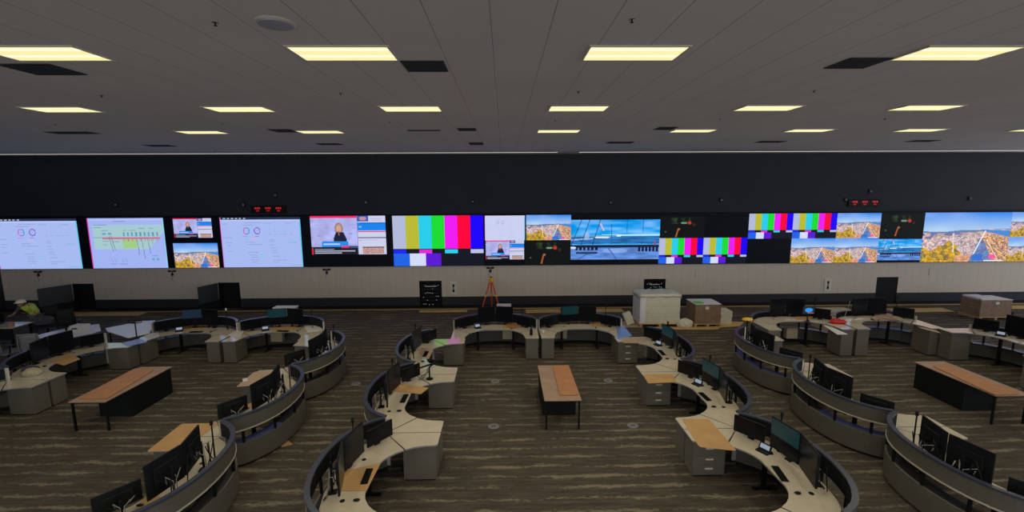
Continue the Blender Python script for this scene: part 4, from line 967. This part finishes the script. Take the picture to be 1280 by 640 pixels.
# thin cable lying on the floor by the right edge carton
bm = NB(); p1 = at(1165, 393, 0); p2 = at(1210, 396, 0); tube(bm, [(p1[0], p1[1], .014), (p1[0]+.5, p1[1]-.15, .014), (p2[0]-.5, p2[1]+.1, .014), (p2[0], p2[1], .014)], .012, 6)
tag(finish('floor_cable', bm, 'cable'), 'thin black cable on carpet left of the right edge carton', 'cable')

# yellow-topped stand on the farthest desk left of the right table
x, y = at(926, 409, .85); t = empty('yellow_beacon', (*W2([q for q in ST if q['key'] == 'G1'][0], .78, 1.36), .752)); tag(t, 'black stand with yellow oval top on farthest desk left of right table', 'stand')
bm = NB(); lathe(bm, [(.06, 0), (.06, .02), (.02, .03), (.02, .72)], 8); finish('stand_pole', bm, 'black', t)
bm = NB(); ball(bm, (0, 0, .76), (.17, .12, .06)); finish('yellow_top', bm, 'yellow', t, smooth=True)

# lit small monitors showing blue pictures on rear desks
for (px, py, z, w, h, lab, dz_) in ((1011, 388, 1.36, .42, .26, 'small monitor with bright blue picture, left rear desk behind right table', .95), (602, 395, 1.07, .30, .22, 'small monitor with bright blue picture, rear desk left of centre', .75)):
    x, y = at(px, py, z)
    t = empty('lit_monitor', (x, y, dz_+.001)); tag(t, lab, 'monitor')
    zc = z-dz_
    bm = NB(); box(bm, -w/2, w/2, 0, .03, zc-h/2, zc+h/2, bev=.004); finish('housing', bm, 'plast', t)
    bm = NB(); box(bm, -.02, .02, .03, .05, .01, zc); box(bm, -.09, .09, -.02, .1, 0, .012); finish('stand', bm, 'black', t)
    lm1 = bpy.data.materials.get('lit_blue') or mat('lit_blue', (0, 0, 0), .4, emit=(.02, .28, .80)); lm2 = bpy.data.materials.get('lit_dark') or mat('lit_dark', (0, 0, 0), .4, emit=(.01, .015, .03)); lm3 = bpy.data.materials.get('lit_orange') or mat('lit_orange', (0, 0, 0), .4, emit=(.35, .10, .05))
    bm = NB(); box(bm, -w/2+.01, w/2-.01, -.004, 0, zc-h/2+.01, zc+h/2-.01, 1)
    r = bmesh.ops.create_circle(bm, cap_ends=True, segments=16, radius=1)
    for v in r['verts']: v.co = Vector((v.co.x*w*.33, -.006, zc+.01+v.co.y*h*.30))
    for f in {f for v in r['verts'] for f in v.link_faces}: f.material_index = 0
    box(bm, -w*.1, w*.4, -.006, -.004, zc-h*.42, zc-h*.28, 2)
    finish('screen', bm, [lm1, lm2, lm3], t)

# ------------------------------------------------------------------ left edge: chairs, jackets, worker
def chair(x, y, rz, fab, frame, label, seat=.5, bh=.62):
    t = empty('office_chair', (x, y, 0), rz); tag(t, label, 'chair')
    bm = NB(); box(bm, -.25, .25, -.25, .24, seat-.05, seat+.03, bev=.025); finish('seat', bm, fab, t)
    bm = NB(); n = 6
    for i in range(n):
        pass
    pts = []
    lo = []; 
    g_ = [[bm.verts.new((-.24+.48*i/6, .27+.05*(1-((i-3)/3)**2)+.05*j/6, seat+.12+bh*j/6)) for i in range(7)] for j in range(7)]
    for j in range(6):
        for i in range(6): bm.faces.new((g_[j][i], g_[j][i+1], g_[j+1][i+1], g_[j+1][i]))
    o = finish('backrest', bm, fab, t, smooth=True); md = o.modifiers.new('s', 'SOLIDIFY'); md.thickness = .035
    bm = NB()
    z0, z1 = seat+.10, seat+.14+bh
    tube(bm, [(-.26, .27, z0), (-.27, .31, (z0+z1)/2), (-.25, .33, z1), (.25, .33, z1), (.27, .31, (z0+z1)/2), (.26, .27, z0), (0, .30, z0-.03), (-.26, .27, z0)], .02, 6)
    tube(bm, [(0, .1, seat-.04), (0, .3, seat-.02), (0, .33, seat+.2)], .025, 6); finish('back_frame', bm, frame, t)
    for s in (-1, 1):
        bm = NB(); tube(bm, [(s*.25, .1, seat), (s*.31, .1, seat+.05), (s*.31, .1, seat+.22)], .018, 6); box(bm, s*.31-.04, s*.31+.04, -.12, .15, seat+.22, seat+.25, bev=.008); finish('armrest', bm, 'black', t)
    bm = NB(); tube(bm, [(0, 0, .1), (0, 0, seat-.05)], .035, 8)
    finish('gas_column', bm, 'black', t)
    bm = NB()
    for k in range(5):
        a_ = 2*PI*k/5; tube(bm, [(0, 0, .11), (.28*math.cos(a_), .28*math.sin(a_), .075)], .025, 6)
    finish('base', bm, frame, t)
    for k in range(5):
        a_ = 2*PI*k/5; bm = NB(); ball(bm, (.28*math.cos(a_), .28*math.sin(a_), .032), (.03, .03, .032), seg=8); finish('caster', bm, 'black', t)
    return t
x, y = at(34, 448, .5)
chair(x+.1, y+.25, PI+.25, 'greyfab', 'chairf', 'grey fabric office chair seen from behind near left photo edge', .52, .62)
x, y = at(7, 434, .7)
chair(x-.05, y+.1, PI-.3, 'greyfab', 'chairf', 'grey office chair cut off at the left photo edge', .52, .6)
x, y = at(87, 409, .5)
chair(x, y, PI+.5, 'blackfab', 'black', 'black mesh office chair right of the hard-hat worker', .5, .6)
x, y = at(60, 402, .6); x += .15; y -= .2
chair(x, y, .4, 'blackfab', 'black', 'black office chair draped with blue-grey jacket', .5, .55)
lump('jacket', x+.02, y-.10, .60, (.34, .26, .20), 'jacket', 'blue-grey jacket bundled on chair beside hard-hat worker', 'jacket', 7)
# work table in front of the worker, monitors and small things on it
t = empty('work_table', (-19.0, 16.0, 0)); tag(t, 'pale-topped straight work table with dark front at left photo edge', 'table')
bm = NB(); box(bm, -1.9, 1.35, 0, .82, .72, .75, bev=.004); finish('table_top', bm, 'top', t)
bm = NB(); box(bm, -1.85, 1.30, .04, .07, .30, .72); finish('front_panel', bm, 'liner', t)
for x_ in (-1.8, 1.25):
    for y_ in (.08, .74): bm = NB(); box(bm, x_-.03, x_+.03, y_-.03, y_+.03, 0, .72); finish('leg', bm, 'black', t)
for x_, lab in ((-19.25, 'black monitor at left photo edge on the straight work table'), (-18.62, 'black monitor in front of the hard-hat worker on the straight work table')):
    monitor('small', 'screen', (x_, 16.45, .752), 0, lab, 'monitors on the straight work table')
t = empty('brown_box', (-17.95, 16.3, .752)); tag(t, 'small brown box on the straight work table near worker', 'box')
bm = NB(); box(bm, -.07, .07, -.05, .05, 0, .12, bev=.004); finish('box_body', bm, 'wood2', t)
bm = NB(); box(bm, -.02, .02, -.052, -.05, 0.02, .12); finish('box_tape', bm, 'kraft', t)
pts = [(-15.9, 15.0), (-15.6, 16.1), (-14.9, 16.4), (-14.15, 15.6), (-14.25, 14.9), (-14.6, 14.55), (-15.2, 14.7)]
t = empty('white_table', (pts[0][0], pts[0][1], 0)); tag(t, 'white-covered table behind the farthest desk of far left row', 'table')
bm = NB(); prism(bm, [(p[0]-pts[0][0], p[1]-pts[0][1]) for p in pts], .725, .75); finish('table_top', bm, 'plasticf', t)
for i in (0, 1, 3, 5):
    c = Vector((-15.0, 15.4)); p = Vector(pts[i]).lerp(c, .12)
    bm = NB(); lathe(bm, [(.02, 0), (.02, .725)], 8, p.x-pts[0][0], p.y-pts[0][1]); finish('leg', bm, 'black', t)
t = empty('white_carton', (-14.75, 15.5, .752)); tag(t, 'white carton with dark print on white-covered table', 'box')
bm = NB(); box(bm, -.22, .22, -.16, .16, 0, .24, bev=.01); finish('box_body', bm, 'paper', t)
bm = NB(); box(bm, -.14, .05, -.165, -.158, .12, .17); finish('box_print', bm, 'vent', t)
# loose things near the joint of the two far left desks
a_ = [q for q in ST if q['key'] == 'E1'][0]
x, y = W2(a_, -1.15, .75); lump('cloth_bag', x, y, .752, (.22, .16, .12), 'cream', 'cream crumpled bag on wing of farthest desk, far left row', 'bag', 11)
x, y = W2(a_, -.90, 1.05); lump('tool_bag', x, y, .752, (.20, .15, .10), 'jacket', 'dark blue tool bag on farthest desk of far left row', 'bag', 12)
a_ = [q for q in ST if q['key'] == 'E1'][0]

# worker leaning over the rear desk: one continuous skinned body, clothes and helmet as children
wx, wy = -17.87, 17.12
t = empty('person', (wx, wy, 0)); tag(t, 'person in cream hard hat and yellow vest bending over far left desk', 'person')
def skinned(name, V_, E_, Rr, mt, parent, sub=2):
    me = bpy.data.meshes.new(name); me.from_pydata([Vector(v) for v in V_], E_, []); o = bpy.data.objects.new(name, me); COL.objects.link(o)
    sm = o.modifiers.new('skin', 'SKIN')
    if not me.skin_vertices: me.skin_vertices.new()
    for i, r in enumerate(Rr): me.skin_vertices[0].data[i].radius = (r, r) if not isinstance(r, tuple) else r
    me.skin_vertices[0].data[0].use_root = True
    sb = o.modifiers.new('sub', 'SUBSURF'); sb.levels = sub; sb.render_levels = sub
    me.materials.append(M[mt]); o.parent = parent; return o
# facing the camera (-Y), bending forward from the hips, arms reaching down to the console top
V_ = [(0, 0, .95), (0, -.06, 1.10), (0, -.17, 1.24), (.0, -.28, 1.36), (.0, -.36, 1.43), (.02, -.45, 1.46),
      (-.10, 0, .90), (-.11, -.03, .50), (-.11, .05, .09), (-.11, -.10, .05), (.10, 0, .90), (.12, -.03, .50), (.12, .05, .09), (.12, -.10, .05),
      (-.18, -.30, 1.35), (-.30, -.36, 1.20), (-.26, -.52, 1.10), (-.25, -.60, 1.09), (.18, -.30, 1.36), (.34, -.38, 1.26), (.50, -.52, 1.18), (.58, -.58, 1.16)]
E_ = [(0, 1), (1, 2), (2, 3), (3, 4), (4, 5), (0, 6), (6, 7), (7, 8), (8, 9), (0, 10), (10, 11), (11, 12), (12, 13), (3, 14), (14, 15), (15, 16), (16, 17), (3, 18), (18, 19), (19, 20), (20, 21)]
Rr = [.13, .13, .15, .13, .055, .06, .09, .06, .04, .04, .09, .06, .04, .04, .07, .045, .032, .03, .07, .045, .032, .03]
body = skinned('body', V_, E_, Rr, 'skin', t)
bm = NB(); ball(bm, (.02, -.50, 1.48), (.078, .095, .11), seg=16); ball(bm, (.02, -.60, 1.455), (.014, .022, .022), seg=8)
for s in (-1, 1): ball(bm, (.02+s*.078, -.49, 1.475), (.012, .02, .03), seg=8)
ball(bm, (.02, -.592, 1.42), (.03, .008, .008), seg=8)
hd = finish('head', bm, 'skin', t, smooth=True)
bm = NB()
for s in (-1, 1): ball(bm, (.02+s*.03, -.588, 1.485), (.011, .008, .008), seg=8)
finish('eyes', bm, 'black', hd)
bm = NB(); ball(bm, (.02, -.455, 1.46), (.082, .07, .09), seg=12); finish('hair', bm, 'hair', hd, smooth=True)
bm = NB(); ball(bm, (.02, -.49, 1.545), (.135, .155, .105), seg=18)
for v in bm.verts: v.co.z = max(v.co.z, 1.535)
lathe(bm, [(.16, 1.525), (.165, 1.535), (.12, 1.545)], 20, .02, -.505); tube(bm, [(.02, -.63, 1.58), (.02, -.49, 1.655), (.02, -.36, 1.58)], .012, 6)
finish('hard_hat', bm, 'helmet', t, smooth=True)
for hx, hy, hz, sx_ in ((-.25, -.62, 1.085, -1), (.60, -.60, 1.155, 1)):
    bm = NB(); ball(bm, (hx, hy-.02, hz), (.042, .05, .018), seg=10)
    for k in range(4):
        ln = (.07, .08, .075, .06)[k]; bx_ = hx-.03+.02*k
        tube(bm, [(bx_, hy-.05, hz), (bx_, hy-.05-ln*.6, hz-.01), (bx_, hy-.05-ln, hz-.03)], .009, 6)
    tube(bm, [(hx-sx_*.035, hy-.01, hz), (hx-sx_*.06, hy-.05, hz-.01), (hx-sx_*.06, hy-.075, hz-.02)], .010, 6)
    finish('hand', bm, 'skin', t, smooth=True)
skinned('vest', [(0, .0, .93), (0, -.06, 1.10), (0, -.17, 1.24), (0, -.28, 1.37), (-.17, -.30, 1.36), (.17, -.30, 1.37)], [(0, 1), (1, 2), (2, 3), (3, 4), (3, 5)], [.155, .155, .175, .15, .09, .09], 'vest', t)
skinned('sleeve', [(-.16, -.30, 1.35), (-.30, -.36, 1.20), (-.27, -.48, 1.125)], [(0, 1), (1, 2)], [.085, .062, .05], 'jacket', t)
skinned('sleeve', [(.16, -.30, 1.36), (.34, -.38, 1.26), (.46, -.49, 1.20)], [(0, 1), (1, 2)], [.085, .062, .05], 'vest', t)
skinned('trousers', [(0, 0, .95), (-.10, 0, .88), (-.11, -.03, .50), (-.11, .05, .10), (.10, 0, .88), (.12, -.03, .50), (.12, .05, .10)], [(0, 1), (1, 2), (2, 3), (0, 4), (4, 5), (5, 6)], [.15, .11, .085, .065, .11, .085, .065], 'trouser', t)
for s in (-1, 1):
    bm = NB(); box(bm, s*.115-.05, s*.115+.05, -.18, .1, 0, .09, bev=.03); finish('boot', bm, 'black', t)

# ------------------------------------------------------------------ added ambient fill; rear and right walls left out to admit it
w = bpy.data.worlds.new('world'); S.world = w; w.use_nodes = True
w.node_tree.nodes['Background'].inputs[0].default_value = (.90, .91, .97, 1)
w.node_tree.nodes['Background'].inputs[1].default_value = 1.3
